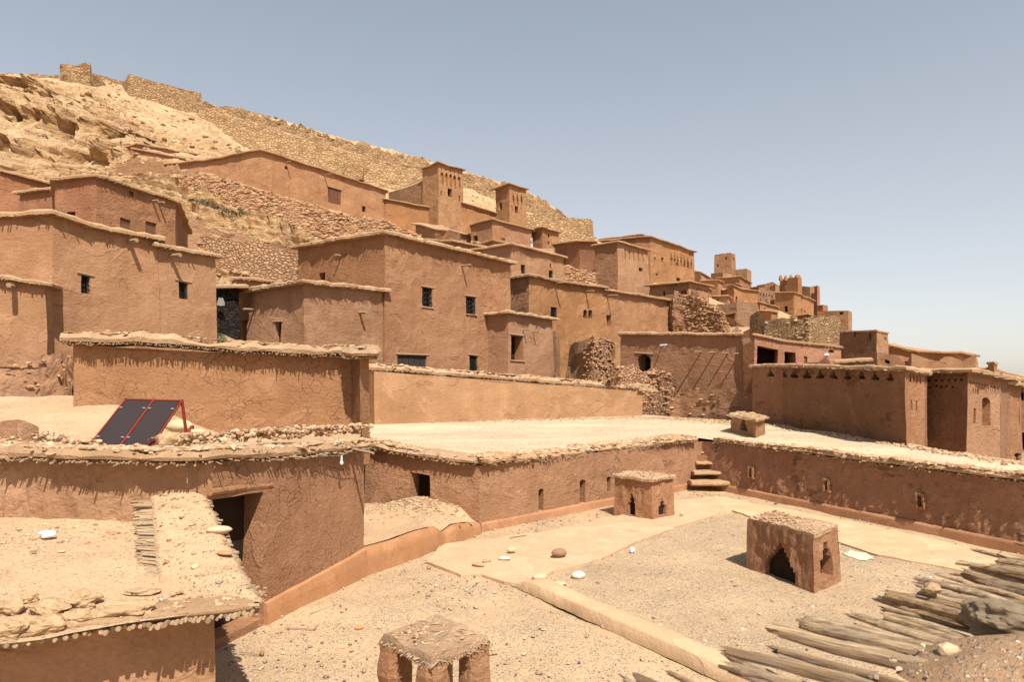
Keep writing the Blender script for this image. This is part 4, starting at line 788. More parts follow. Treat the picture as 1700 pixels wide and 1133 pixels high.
# ================================================================== foreground: roofs, courtyard, terrace
def smooth(a, b, x): t = max(0, min(1, (x - a) / (b - a))); return t * t * (3 - 2 * t)
def ragged(poly, step, amp, seed=0.0):
    out = []
    for i in range(len(poly)):
        a, b = Vector(poly[i][:2]), Vector(poly[(i + 1) % len(poly)][:2]); L = (b - a).length; n = max(1, int(L / step))
        nn = Vector((b.y - a.y, a.x - b.x)) / max(L, 1e-6)
        for k in range(n):
            p = a.lerp(b, k / n); j = amp * (mnoise.noise(Vector((p.x * 1.7, p.y * 1.7, seed))) + .8 * mnoise.noise(Vector((p.x * 6, p.y * 6, seed))) + .5 * R.uniform(-1, 1))
            out.append(p + nn * j)
    return out
def patch(name, poly, zf, step, mat, parent=None, skirt=0.0, kind=None, smooth_=True):
    bm = bmesh.new(); bm.faces.new([bm.verts.new((p[0], p[1], 0)) for p in poly]); bmesh.ops.triangulate(bm, faces=bm.faces[:])
    xs = [p[0] for p in poly]; ys = [p[1] for p in poly]
    for ax, lo, hi in ((0, min(xs), max(xs)), (1, min(ys), max(ys))):
        v = lo + step
        while v < hi:
            co = Vector((v, 0, 0)) if ax == 0 else Vector((0, v, 0)); no = Vector((1, 0, 0)) if ax == 0 else Vector((0, 1, 0))
            bmesh.ops.bisect_plane(bm, geom=bm.verts[:] + bm.edges[:] + bm.faces[:], plane_co=co, plane_no=no); v += step
    bmesh.ops.recalc_face_normals(bm, faces=bm.faces[:])
    if bm.faces and sum(f.normal.z for f in bm.faces) < 0: bmesh.ops.reverse_faces(bm, faces=bm.faces[:])
    for v in bm.verts: v.co.z = zf(v.co.x, v.co.y)
    bm.verts.index_update(); b = MB(); b.add([v.co[:] for v in bm.verts], [[v.index for v in f.verts] for f in bm.faces])
    if skirt:
        for e in bm.edges:
            if len(e.link_faces) == 1:
                l = e.link_loops[0] if hasattr(e, 'link_loops') else None
                f = e.link_faces[0]; vs = list(f.verts); i = vs.index(e.verts[0]); a, c = (e.verts[0], e.verts[1]) if vs[(i + 1) % len(vs)] == e.verts[1] else (e.verts[1], e.verts[0])
                b.quad(c.co, a.co, a.co - Vector((0, 0, skirt)), c.co - Vector((0, 0, skirt)))
    bm.free(); return b.build(name, mat, parent, smooth=smooth_ and not skirt, kind=kind)
def XY(*pts): return [G(x, y, z).xy for x, y, z in pts]

def lip(root, pts, oh=.22, th=.13, width=.55, reeds=26, stones=60, ssize=(.02, .055), emat='eave', sag=.03, reed_r=.011):
    """roof edge: reeds laid across the wall top, a mud layer over them, loose stones on that"""
    pts = [Vector(p) for p in pts]; segs = []
    for a, b in zip(pts[:-1], pts[1:]):
        L = (b - a).length; n = max(2, int(L / .14)); e = (b - a).xy.normalized(); segs += [(a.lerp(b, k / n), Vector((e.y, -e.x, 0))) for k in range(n)]
    segs.append((pts[-1], segs[-1][1])); S = []
    for i in range(len(segs)):
        nn = sum((segs[j][1] for j in range(max(0, i - 2), min(len(segs), i + 3))), Vector()); S.append((segs[i][0], nn.normalized()))
    wob = lambda p: sag * (nz(p, .5) * 1.6 + nz(p, 1.9))
    def at(i, off, z):
        p, n = S[i]; return p + n * off + Vector((0, 0, z + wob(p)))
    rows = []
    for i in range(len(S)):
        p, n = S[i]; k = 1 + .35 * nz(p, 2.2) + .25 * nz(p, 6); h = th * (1 + .45 * nz(p + Vector((3, 3, 3)), 2.0) + .3 * nz(p, 7))
        rows.append([at(i, -.02, .035), at(i, oh * .82 * k, .03), at(i, oh * .9 * k, h * .5), at(i, oh * .55 * k, h * .95), at(i, -width * .25, h * 1.05), at(i, -width * .65, h * .85), at(i, -width, -.03)])
    b = MB(); m = len(rows[0]); b.add([v for r in rows for v in r], [[i * m + j, (i + 1) * m + j, (i + 1) * m + j + 1, i * m + j + 1] for i in range(len(rows) - 1) for j in range(m - 1)])
    b.add(rows[0], [list(range(m))]); b.add(rows[-1], [list(range(m - 1, -1, -1))])
    b.build('roof_edge', M[emat], root)
    T = sum((b_ - a_).length for a_, b_ in zip(pts[:-1], pts[1:])); b = MB()
    for k in range(int(T * reeds)):
        f = R.random() * (len(S) - 1.001); i = int(f); p = S[i][0].lerp(S[i + 1][0], f - i); n = S[i][1]; z = Vector((0, 0, wob(p) + R.uniform(-.012, .03)))
        tang = Vector((-n.y, n.x, 0)); q0 = p - n * .12 + z; q1 = p + n * oh * R.uniform(.75, 1.04) + tang * R.uniform(-.06, .06) + z - Vector((0, 0, R.uniform(0, .03)))
        if R.random() < .03: q1 += n * R.uniform(.03, .1) - Vector((0, 0, R.uniform(0, .06)))
        b.tube([q0, q1], reed_r * R.uniform(.7, 1.35), 5)
    b.build('reed_layer', M['reed'], root, kind='stuff')
    if stones:
        b = MB()
        for k in range(int(T * stones * 1.9)):
            f = R.random() * (len(S) - 1.001); i = int(f); p = S[i][0].lerp(S[i + 1][0], f - i); n = S[i][1]
            o = R.triangular(-width * .95, oh * .85, 0); s = R.uniform(*ssize) * (1.0 if R.random() < .9 else 1.7)
            zz = th * (1.0 if o < oh * .4 else R.uniform(.15, .9)) * (1 if o > -width * .5 else .75)
            b.stone(p + n * o + Vector((0, 0, zz + wob(p) + s * .15)), s * R.uniform(.8, 1.7), s * R.uniform(.7, 1.3), s * R.uniform(.25, .6), R.random() * 6.3, jag=.4)
        b.build('stone_layer', M['stone'], root, kind='stuff')

# ---- courtyard ground
def zc(x, y): return .035 * mnoise.fractal(Vector((x * .6, y * .6, 0)), .9, 2, 4) - .01
cg = patch('courtyard', [(-6, 2.2), (14, 2.2), (14.5, 26), (-6, 26)], zc, .3, M['court'], kind='structure')
tag(cg, 'gritty sand courtyard between the low mud roofs', 'courtyard')
gp = XY((915, 966, 0), (960, 946, 0), (1006, 929, 0), (1053, 907, 0), (1162, 867, 0), (1215, 854, 0), (1279, 872, 0), (1396, 906, 0), (1616, 955, 0), (1750, 990, 0)) + [Vector((9.0, 5.0)), Vector((4.6, 5.0))]
tag(patch('gravel_bed', ragged(gp, .3, .06, 4), lambda x, y: zc(x, y) + .02, .3, M['gritbed'], kind='structure'), 'grey gravel bed between the clay kerb and the paths', 'gravel bed')
pp = XY((709, 934, .03), (740, 947, .03), (765, 957, .03), (800, 956, .03), (838, 968, .03), (870, 974, .03), (891, 965, .03), (920, 951, .03), (956, 943, .03), (1006, 925, .03), (1053, 903, .03), (1094, 887, .03), (1162, 863, .03), (1188, 856, .03), (1205, 846, .03), (1185, 826, .03), (1120, 832, .03), (1060, 850, .03), (960, 872, .03), (860, 894, .03), (765, 912, .03), (735, 904, .03))
tag(patch('clay_path', ragged(pp, .16, .03, 9), lambda x, y: zc(x, y) + .055 + .012 * mnoise.noise(Vector((x * 2, y * 2, 5))), .3, M['screed'], skirt=.09, kind='structure'), 'smooth pale clay path with ragged broken edges below the terrace wall', 'path')
pp = XY((1190, 852, .03), (1215, 850, .03), (1279, 868, .03), (1396, 902, .03), (1457, 924, .03), (1616, 951, .03), (1760, 985, .03), (1760, 944, .03), (1560, 900, .03), (1420, 868, .03), (1263, 838, .03), (1185, 824, .03))
tag(patch('clay_path', ragged(pp, .2, .03, 5), lambda x, y: zc(x, y) + .051 + .012 * mnoise.noise(Vector((x * 2, y * 2, 5))), .3, M['screed'], skirt=.09, kind='structure'), 'pale clay path strip along the raked wall with slit windows', 'path')
lp = [G(1420, 925, .03)]
tag(patch('lime_stain', ragged([G(1393, 918, 0).xy, G(1412, 915, 0).xy, G(1436, 922, 0).xy, G(1452, 932, 0).xy, G(1425, 933, 0).xy, G(1402, 926, 0).xy], .06, .09, 2), lambda x, y: zc(x, y) + .035, .2, M['lime'], kind='structure'), 'white lime stain on the gravel', 'stain')
# scattered grit that nobody could count
b = MB(); 
for k in range(9000):
    y = R.uniform(5.2, 24); x = R.uniform(-4.5, 12)
    px = CX + F * x / y; py = HY + F * EYE / y
    if px < 345 or px > 1720: continue
    dens = .25 + .9 * smooth(-.1, .45, mnoise.fractal(Vector((x * .55, y * .55, 8)), .9, 2, 3))
    inbed = (x - .6) > (11 - y) * .62 and y < 17.5
    if inbed: dens = min(1, dens * 1.8)
    if R.random() > dens: continue
    s = R.choice((.008, .011, .014, .018, .026)) * R.uniform(.8, 1.3)
    if R.random() < .02: s *= 2
    b.stone((x, y, zc(x, y) + .018 + s * .2), s * R.uniform(.9, 1.5), s, s * R.uniform(.5, .9), R.random() * 6)
tag(b.build('gravel', M['grit'], kind='stuff'), 'loose mixed gravel strewn over the courtyard', 'gravel')
# raised clay kerb
kr = thing('clay_kerb', (1.2, 9.9, 0), 'rounded yellow clay kerb running across the courtyard gravel', 'kerb'); b = MB()
k0, k1 = Vector((-.05, 11.85, 0)), Vector((3.75, 6.05, 0)); ke = (k1 - k0).normalized(); kn = Vector((ke.y, -ke.x, 0)); kn = kn if kn.x < 0 else -kn; rows = []
for i in range(90):
    t = i / 89; p = k0.lerp(k1, t); p.z = 0; w = .03 * nz(p, 1.2) + .016 * nz(p, 5); hh = (.19 + .03 * nz(p, .9)) * smooth(-.02, .09, t)
    j = .022 * nz(p, 5) + .01 * nz(p, 14)
    rows.append([p + kn * (.0 + j), p + kn * (.0 + j) + Vector((0, 0, .012)), p - kn * (.03 + w * .6) + Vector((0, 0, hh * .86)), p - kn * (.06 + w * 1.3) + Vector((0, 0, hh)), p - kn * (.37 + w) + Vector((0, 0, hh * .98)), p - kn * (.41 + w * 1.5) + Vector((0, 0, hh * .8)), p - kn * (.56 + j * 2) + Vector((0, 0, -.03))])
m = 7; b.add([v for r in rows for v in r], [[i * m + j, i * m + j + 1, (i + 1) * m + j + 1, (i + 1) * m + j] for i in range(89) for j in range(m - 1)]); b.build('kerb', M['screed'], kr, smooth=True)

# ---- house with the solar collectors
SA, SB, SC_ = P(-110, 762, 9.5), P(352, 768, 9.0), P(604, 745, 12.45)
SH, _, _ = house('cracked mud house with a dark doorway and stone-topped roof edge carrying the collectors', [SA, SB, SC_], 'a_near', zb=-.3, roof=False, closed=False, cell=.11, amp=.03, batter=.0, jag=.0, facemats={0: 'a_left'}, lumps={0: (.035, .07)},
    back=[P(598, 700, 16.6), Vector((-9.5, 15, 2.5))], ops=[O(1, 'hole', 354, 823, 435, 1046, depth=.34, name='doorway')])
lip(SH, [SA, P(120, 764, 9.15), SB - Vector((.1, .1, 0)), P(470, 757, 10.4), SC_ + Vector((.05, .05, 0))], oh=.2, th=.15, width=.6, reeds=34, stones=150, ssize=(.02, .05))
b = MB()                                                                   # lintel log and plinth
p, q = P(347, 822, 8.95), P(449, 812, 10.1); b.tube([p + Vector((.01, -.0, .03)), p.lerp(q, .5) + Vector((.01, -.0, .05)), q + Vector((.01, -.0, .05))], .05, 9); b.build('lintel', M['a_near'], SH)
b = MB(); e = (SC_ - SB).xy.normalized(); n_ = Vector((e.y, -e.x, 0)); rows = []
for i in range(40):
    t = i / 39; a0 = Vector((-3.63, 9.95, 0)); a1 = Vector((SC_.x, SC_.y, 0)); a = a0.lerp(a1, t); h = .30 + .17 * t + .008 * nz(a, 3)
    rows.append([a + n_ * .085 - Vector((0, 0, .15)), a + n_ * .075 + Vector((0, 0, h * .6)), a + n_ * .06 + Vector((0, 0, h - .02)), a + n_ * .05 + Vector((0, 0, h)), a - n_ * .03 + Vector((0, 0, h + .015))])
b.add([v for r in rows for v in r], [[i * 5 + j, (i + 1) * 5 + j, (i + 1) * 5 + j + 1, i * 5 + j + 1] for i in range(39) for j in range(4)])
b.add([rows[0][0], rows[0][1], rows[0][2], rows[0][3], rows[0][4], rows[0][4] - n_ * .3, rows[0][0] - n_ * .3], [[6, 5, 4, 3, 2, 1, 0]]); b.build('plinth', M['plinth'], SH)
def zsh(x, y):
    l = smooth(-6.3, -8.2, x); return 2.5 - .03 * (y - 9) + l * .13 * (y - 9.3) + .05 * mnoise.fractal(Vector((x, y, 1)), .9, 2, 3)
patch('roof', [(-12, 9.75), (-4.15, 9.15), (-3.1, 12.2), (-2.95, 12.6), (-3.6, 16.6), (-12, 16)], zsh, .25, M['sand'], SH)
b = MB()
for k in range(420):                                                        # second ridge of stones against the wall behind
    t = R.random(); p = P(300, 722, 10.6).lerp(P(604, 722, 13.2), t); p += Vector((R.gauss(0, .1), R.gauss(0, .16), 0)); s = R.uniform(.025, .06)
    b.stone((p.x, p.y, 2.53 + .16 * max(0, 1 - abs(R.gauss(0, .5))) + .02), s * 1.2, s, s * .7, R.random() * 6)
b.build('stone_layer', M['stone'], SH, kind='stuff')
b = MB()
for k in range(300):
    x, y = R.uniform(-8.2, -5.8), R.uniform(9.7, 11.4); s = R.uniform(.015, .05)
    if k < 140: q = P(R.uniform(60, 160), 0, 10.9); x, y = q.x, R.gauss(10.9, .16)
    b.stone((x, y, zsh(x, y) + s * .3 + (.1 * R.random() if k < 140 else 0)), s * 1.3, s, s * .6, R.random() * 6)
b.build('stone_heap', M['stone'], SH, kind='stuff')
sw = house('low eroded earth bank on the collector roof', [P(-30, 702, 10.9), P(40, 700, 10.7), P(66, 712, 10.9)], 'a_left', zb=2.3, dep=.5, roof=False, jag=.12, cell=.1, amp=.05, name='earth_bank', cat='wall')

# ---- long house with thatched lip behind the collectors
H3, _, _ = house('long low mud house with shaggy straw eave behind the collectors', [P(121, 574, 14.3), P(584, 594, 16.3), P(598, 592, 15.55), P(613, 594, 16.0)], 'a_near', zb=1.6, dep=5, roof=False, closed=True, cell=.15, amp=.03, batter=.004, facemats={1: 'a_rough'})
lip(H3, [P(104, 570, 14.2), P(300, 579, 15.0), P(584, 592, 16.25), P(600, 593, 15.5), P(616, 594, 16.0)], oh=.3, th=.22, width=.6, reeds=60, stones=30, ssize=(.02, .05), sag=.05, reed_r=.010)
b = MB()
for x, y, s in ((178, 549, .06), (205, 557, .1), (248, 563, .08), (283, 565, .07), (330, 566, .06), (396, 568, .12), (420, 568, .11), (440, 571, .09), (455, 572, .13), (471, 572, .06), (500, 578, .05), (594, 582, .16), (612, 586, .13)):
    d = 14.4 + (x - 120) / 480 * 1.9; b.stone(P(x, y + 1, d + .1), s * 1.5, s, s * .45, R.random() * .6, lod=1)
b.build('stone_layer', M['boulder'], H3, kind='stuff')

# ---- yellow wall house at the back of the terrace
H5, _, _ = house('long yellow mud house with gravel eave at the back of the pale terrace', [P(588, 613, 33.4), P(1003, 645, 41), P(1067, 651, 37.6)], 'a_yel', zb=1.0, roof=False, closed=True, cell=.3, amp=.04, batter=.012, facemats={1: 'a_brn'})
lip(H5, [P(586, 613, 33.3), P(800, 628.5, 36.9), P(1003, 645, 40.8), P(1069, 651, 37.4)], oh=.38, th=.3, width=1.0, reeds=16, stones=60, ssize=(.04, .09), sag=.05, reed_r=.02)
b = MB(); p, q = P(590, 700, 33.2), P(1003, 686, 40.7); n_ = Vector((.5, -.87, 0)); z0 = 1.4
for i in range(30):
    a, c = p.lerp(q, i / 30), p.lerp(q, (i + 1) / 30); a.z = c.z = z0; o = n_ * .16
    b.add([a + o, c + o, c + o + Vector((0, 0, .42)), a + o + Vector((0, 0, .42)), a - o + Vector((0, 0, .48)), c - o + Vector((0, 0, .48))], [[0, 1, 2, 3], [3, 2, 5, 4]])
b.build('plinth', M['plinth'], H5)

# ---- low terrace house round the courtyard
TA, TB, TC, TD = P(596, 741, 17.4), P(795, 773, 16.0), P(1166, 733, 22.8), P(1980, 837, 11.6)
TH, thr, _ = house('low mud house wrapping the courtyard under a wide pale terrace roof', [TA, TB, TC, TD], 'a_court', zb=-.2, roof=False, closed=False, cell=.13, amp=.035, batter=.035, jag=.0, back=[Vector((13.0, 12.2, 1.55)), Vector((11.7, 19.5, 1.55)), Vector((11.7, 29.5, 1.55)), Vector((9.6, 34.5, 1.55)), Vector((6, 41, 1.55)), Vector((-7.5, 33.8, 1.55)), Vector((-7.5, 18, 1.8))],
    ops=[O(0, 'hole', 681, 787, 713.5, 846, depth=.4, name='doorway'), O(1, 'hole', 893, 811, 902, 853, 'arch', depth=.3, name='niche'), O(1, 'niche', 962, 797, 971, 838, 'arch', depth=.22), O(1, 'hole', 1007, 792, 1013, 818, 'arch', depth=.3, name='niche'),
         O(2, 'hole', 1246.5, 778, 1250.5, 792, depth=.4, surround=.05), O(2, 'hole', 1371.5, 799, 1376, 814, depth=.4, surround=.055), O(2, 'hole', 1525.5, 822, 1532.5, 840, depth=.4, surround=.055)], facemats={2: 'a_raked'}, lumps={0: (.012, .07), 1: (.014, .08), 2: (.034, .065)})
def zth(x, y): return 1.56 + .05 * mnoise.fractal(Vector((x * .35, y * .35, 2)), .9, 2, 3) + .3 * smooth(-1.5, -5, x) * smooth(24, 17, y)
def slope_edge(a, b, n): return [a.lerp(b, i / n) for i in range(n + 1)]
patch('roof', [(-7.5, 17.6), (-4, 17.4), (-.75, 16.4), (6.3, 23.3), (11.45, 11.8), (13.0, 12.2), (11.8, 19.5), (11.8, 29.7), (9.7, 34.8), (6, 41.5), (-7.7, 34.2)], zth, .6, M['roofearth'], TH)
lip(TH, [TA, P(700, 757, 16.6), TB], oh=.2, th=.15, width=.75, reeds=30, stones=200, ssize=(.02, .055))
lip(TH, [TB - Vector((.02, .02, 0)), P(900, 762, 17.7), P(1000, 748, 19.5), P(1090, 738.5, 21.2), P(1150, 733.5, 22.4)], oh=.24, th=.17, width=.85, reeds=30, stones=230, ssize=(.025, .065), sag=.04)
lip(TH, [P(1186, 735, 22.35), P(1300, 749, 19.66), P(1450, 768, 17.04), P(1700, 800, 13.94), P(1980, 836, 11.6)], oh=.08, th=.14, width=.6, reeds=26, stones=170, ssize=(.025, .06), sag=.03)
b = MB()                                                                   # gravelly back margin of the strip roof and of the terrace
for k in range(2600):
    if k < 1600: p = Vector((11.55, 29, 0)).lerp(Vector((12.6, 12.4, 0)), R.random() ** .8) + Vector((-abs(R.gauss(0, .28)), 0, 0))
    else:
        t = R.random(); p = Vector((-4, 32.5, 0)).lerp(Vector((7.8, 36.5, 0)), t) if R.random() < .5 else Vector((7.5, 36.2, 0)).lerp(Vector((11.3, 29.5, 0)), t); p += Vector((R.gauss(0, .6), -abs(R.gauss(0, .6)), 0))
    s = R.uniform(.025, .07); b.stone((p.x, p.y, zth(p.x, p.y) + s * .3), s * 1.3, s, s * .6, R.random() * 6)
b.build('stone_layer', M['stone'], TH, kind='stuff')
def plinth(root, pts, h0, h1, out, mat='plinth', n=30):
    b = MB(); 
    for a, c in zip(pts[:-1], pts[1:]):
        e = (c - a).xy.normalized(); nn = Vector((e.y, -e.x, 0)); rows = []
        for i in range(n + 1):
            t = i / n; p = a.lerp(c, t); h = h0 + (h1 - h0) * t + .012 * nz(p, 2.5); w = out + .012 * nz(p, 1.4)
            rows.append([p + nn * (w + .03) - Vector((0, 0, .1)), p + nn * (w + .01) + Vector((0, 0, h * .7)), p + nn * w + Vector((0, 0, h)), p - nn * .06 + Vector((0, 0, h + .012))])
        b.add([v for r in rows for v in r], [[i * 4 + j, (i + 1) * 4 + j, (i + 1) * 4 + j + 1, i * 4 + j + 1] for i in range(n) for j in range(3)])
    b.build('plinth', M[mat], root, smooth=True)
g0 = lambda v: Vector((v.x, v.y, 0))
plinth(TH, [g0(TB), g0(TC)], .2, .2, .075); plinth(TH, [g0(TC), g0(TD)], .2, .24, .075)
# raised earth bank in front of the side door
EB = thing('earth_bank', (-2.2, 14.5, 0), 'raised earth bank with smooth rendered front below the small side doorway', 'bank')
fp = [Vector((-2.78, 12.4, 0)), Vector((-2.32, 13.1, 0)), Vector((-1.9, 13.75, 0)), Vector((-1.62, 14.3, 0)), Vector((-1.47, 14.75, 0)), Vector((-1.25, 15.0, 0)), Vector((-.7, 15.95, 0))]
hh = [.47, .46, .5, .47, .26, .36, .24]
b = MB(); rows = []
for a, c, h0, h1 in zip(fp[:-1], fp[1:], hh[:-1], hh[1:]):
    for i in range(8):
        p = a.lerp(c, i / 8); h = h0 + (h1 - h0) * smooth(0, 1, i / 8); nn = Vector((.8, -.6, 0)); rows.append([p + nn * .1 - Vector((0, 0, .15)), p + nn * .06 + Vector((0, 0, h * .6)), p + nn * .03 + Vector((0, 0, h - .03)), p - nn * .05 + Vector((0, 0, h)), p - nn * .12 + Vector((0, 0, h - .01)), p - nn * .2 + Vector((0, 0, h - .1))])
m = 6; b.add([v for r in rows for v in r], [[i * m + j, (i + 1) * m + j, (i + 1) * m + j + 1, i * m + j + 1] for i in range(len(rows) - 1) for j in range(m - 1)]); b.build('retaining_front', M['plinth'], EB, smooth=True)
def zb_(x, y):
    best = min(((Vector((x, y)) - f.xy).length, i) for i, f in enumerate(fpd)); hf = hhd[best[1]] - .01
    return hf + (zb0(x, y) - hf) * smooth(.08, .55, best[0])
fpd = [a.lerp(c, i / 8) for a, c in zip(fp[:-1], fp[1:]) for i in range(9)]; hhd = [a + (c - a) * smooth(0, 1, i / 8) for a, c in zip(hh[:-1], hh[1:]) for i in range(9)]
def zb0(x, y): return .43 + .26 * math.exp(-(((x + 2.15) / 1.0) ** 2 + ((y - 16.4) / .9) ** 2)) + .03 * mnoise.fractal(Vector((x * 1.5, y * 1.5, 6)), .9, 2, 3) - .2 * smooth(-1.3, -.6, x)
patch('top', [(-2.95, 12.45), (-2.5, 13.15), (-2.1, 13.8), (-1.8, 14.35), (-1.68, 14.7), (-1.4, 15.05), (-.85, 16.0), (-4.8, 17.6), (-4.8, 14.5)], zb_, .15, M['sand'], EB)
b = MB()
for k in range(700):
    x, y = R.gauss(-2.2, .8), R.gauss(16.3, .45)
    if y > 16.55 + (-x - .9) * .42 or x < -4.2 or x > -.8: continue
    s = R.uniform(.012, .04); b.stone((x, y, zb_(x, y) + s * .3), s * 1.4, s, s * .6, R.random() * 6)
b.build('stone_layer', M['stone'], EB, kind='stuff')

# ---- outdoor stair of slab steps
ST = thing('stair', (6.6, 22.4, 0), 'four uneven slab steps climbing from the courtyard to the terrace corner', 'stair')
for (x0, x1, y0, y1, d) in ((1158.5, 1187, 747, 754, 22.9), (1154.5, 1199, 764, 772, 22.5), (1150.5, 1212, 780, 789, 22.1), (1146.5, 1225, 796, 808, 21.75)):
    b = MB(); a, c = P(x0, (y0 + y1) / 2 + 1, d), P(x1, (y0 + y1) / 2 + 1, d); hgt = (y1 - y0) / F * d * .33
    rows = []
    for i in range(9):
        t = i / 8; p = a.lerp(c, t) + Vector((0, .04 * nz(a * 3 + Vector((t * 4, 0, 0))), .03 * nz(a + Vector((t * 5, 3, 0))))); k = .75 + .25 * math.sin(math.pi * min(1, max(0, t * 1.0 + .0)))
        rows.append([p + Vector((0, y, z)) for y, z in ((.3, -hgt), (-.16 * k, -hgt), (-.21 * k, -hgt * .3), (-.19 * k, hgt * .7), (-.12 * k, hgt), (.3, hgt))])
    b.add([v for r in rows for v in r], [[i * 6 + j, i * 6 + (j + 1) % 6, (i + 1) * 6 + (j + 1) % 6, (i + 1) * 6 + j] for i in range(8) for j in range(6)] + [[0, 1, 2, 3, 4, 5], [53, 52, 51, 50, 49, 48]])
    b.build('step', M['eave'], ST)
b = MB()
b.box((6.45, 22.85, .5), (.5, 0, 0), (0, .3, 0), (0, 0, .55)); b.build('stair_core', M['a_shade'], ST)

# ---- rooflight huts
GH = 'small mud rooflight huts'
def hut(label, cl, cc, cr, zt, zb, keys, mat, ov=.06, th=.07, reeds=True, stones=60, flat=True):
    """cl, cc, cr: left, near and right base corners"""
    pts = [Vector((p.x, p.y, zt)) for p in (cl, cc, cr)]
    r, ring, ns = house(label, pts, mat, zb=zb, roof=False, closed=False, cell=.045, amp=.035, batter=.035, ops=keys, lumps={0: (.028, .04), 1: (.028, .04)}, name='rooflight_hut', cat='rooflight hut', group=GH)
    slab = roof_slab(r, ring, M['eave'], ov, th, .06, amp=.05)
    b = MB(); c = sum(ring, Vector()) / 4
    for k in range(stones):
        u, v = R.random(), R.random(); p = (ring[1].lerp(ring[0], u)).lerp(ring[2].lerp(ring[3], u), v); s = R.uniform(.012, .035)
        b.stone(p + Vector((0, 0, th * 1.1 + s * .2)), s * 1.3, s, s * .6, R.random() * 6)
    b.build('stone_layer', M['stone'], r, kind='stuff')
    if reeds:
        b = MB()
        for i in range(4):
            a, d_ = ring[i], ring[(i + 1) % 4]; e = (d_ - a).xy.normalized(); n = Vector((e.y, -e.x, 0)); L = (d_ - a).length
            for k in range(int(L * 42)):
                p = a.lerp(d_, R.random()) + Vector((0, 0, R.uniform(-.01, .035))); b.tube([p - n * .1, p + n * ov * R.uniform(.8, 1.9) + Vector((e.x, e.y, 0)) * R.uniform(-.03, .03)], R.uniform(.007, .012), 5)
        b.build('reed_layer', M['reed'], r, kind='stuff')
    return r
hut('square mud rooflight hut with keyhole slots standing by the terrace wall', G(1022, 856, 0), G(1082, 866, 0), G(1117, 858, 0), 1.03, -.06, [O(0, 'hole', 1044, 822, 1056, 856, 'key', depth=.12), O(1, 'hole', 1093, 828, 1103.5, 856, 'key', depth=.09)], 'a_court', ov=.06, th=.07)
hut('chunky mud rooflight hut with stepped arch beside a lime stain', G(1243, 946, 0), G(1352, 986, 0), G(1391, 966, 0), .93, -.06, [O(0, 'hole', 1270, 903, 1321, 968, 'rough', depth=.13), O(1, 'hole', 1362, 902, 1380, 962, 'key', depth=.2)], 'a_court', ov=.0, th=.05, reeds=False, stones=190)
hut('tiny rooflight hut with slate-like cap on the strip roof corner', G(1214, 717, 1.56), G(1254, 728, 1.56), G(1269, 722, 1.56), 2.17, 1.45, [O(0, 'hole', 1228, 697, 1240, 716, 'key', depth=.25)], 'a_court', ov=.12, th=.09, reeds=True, stones=40)
HP = thing('rooflight_hut', (-.75, 6.5, 0), 'four-pillared rooflight hut with a reed and straw cap near the frame bottom', 'rooflight hut', GH)
hc = [Vector((-1.22, 6.58, 0)), Vector((-.71, 6.02, 0)), Vector((-.26, 6.5, 0)), Vector((-.77, 7.06, 0))]; ctr = sum(hc, Vector()) / 4
for i in range(4):
    p = hc[i].lerp(ctr, .2); b = MB(); ex = (hc[(i + 1) % 4] - hc[i]).normalized(); ey = (hc[i - 1] - hc[i]).normalized(); rows = []
    for j in range(12):
        z = -.05 + 1.1 * j / 11; w = .13 + .03 * (1 - j / 11) + .02 * nz(Vector((p.x * 3, z * 3, i)), 1); ring = []
        for a in range(12):
            an = math.pi * 2 * a / 12; ca, sa = math.cos(an), math.sin(an); r_ = w / max(abs(ca), abs(sa)) ** .92
            q = p + ex * ca * r_ + ey * sa * r_ + Vector((0, 0, z)); ring.append(q + nv(q, 6) * .022 + nv(q, 15) * .012)
        rows.append(ring)
    b.add([v for r in rows for v in r], [[j * 12 + a, j * 12 + (a + 1) % 12, (j + 1) * 12 + (a + 1) % 12, (j + 1) * 12 + a] for j in range(11) for a in range(12)]); b.build('pillar', M['a_court'], HP)
ring = [Vector((p.x, p.y, 1.03)) for p in hc]; roof_slab(HP, ring, M['eave'], .02, .09, .05, amp=.025, name='cap')
b = MB()
for i in range(4):
    a, d_ = ring[i], ring[(i + 1) % 4]; e = (d_ - a).normalized(); n = Vector((e.y, -e.x, 0)); L = (d_ - a).length
    for k in range(int(L * 85)):
        p = a.lerp(d_, R.random()) + Vector((0, 0, R.uniform(-.01, .05))); sk = R.choice((-.06, .06)) + R.uniform(-.03, .03); b.tube([p - n * .12, p + n * R.uniform(.02, .075) + e * sk - Vector((0, 0, R.uniform(0, .02)))], R.uniform(.005, .009), 5)
b.build('reed_layer', M['reed'], HP, kind='stuff'); b = MB()
for k in range(80):
    u, v = R.random(), R.random(); p = ring[1].lerp(ring[0], u).lerp(ring[2].lerp(ring[3], u), v); s = R.uniform(.008, .022); b.stone(p + Vector((0, 0, .1)), s * 1.4, s, s * .6, R.random() * 6)
for k in range(14):
    u, v = R.uniform(.1, .9), R.uniform(.1, .9); p = ring[1].lerp(ring[0], u).lerp(ring[2].lerp(ring[3], u), v) + Vector((0, 0, .1)); a = R.random() * 6; b.tube([p, p + Vector((math.cos(a) * .12, math.sin(a) * .12, .015))], .005, 4)
b.build('stone_layer', M['stone'], HP, kind='stuff')

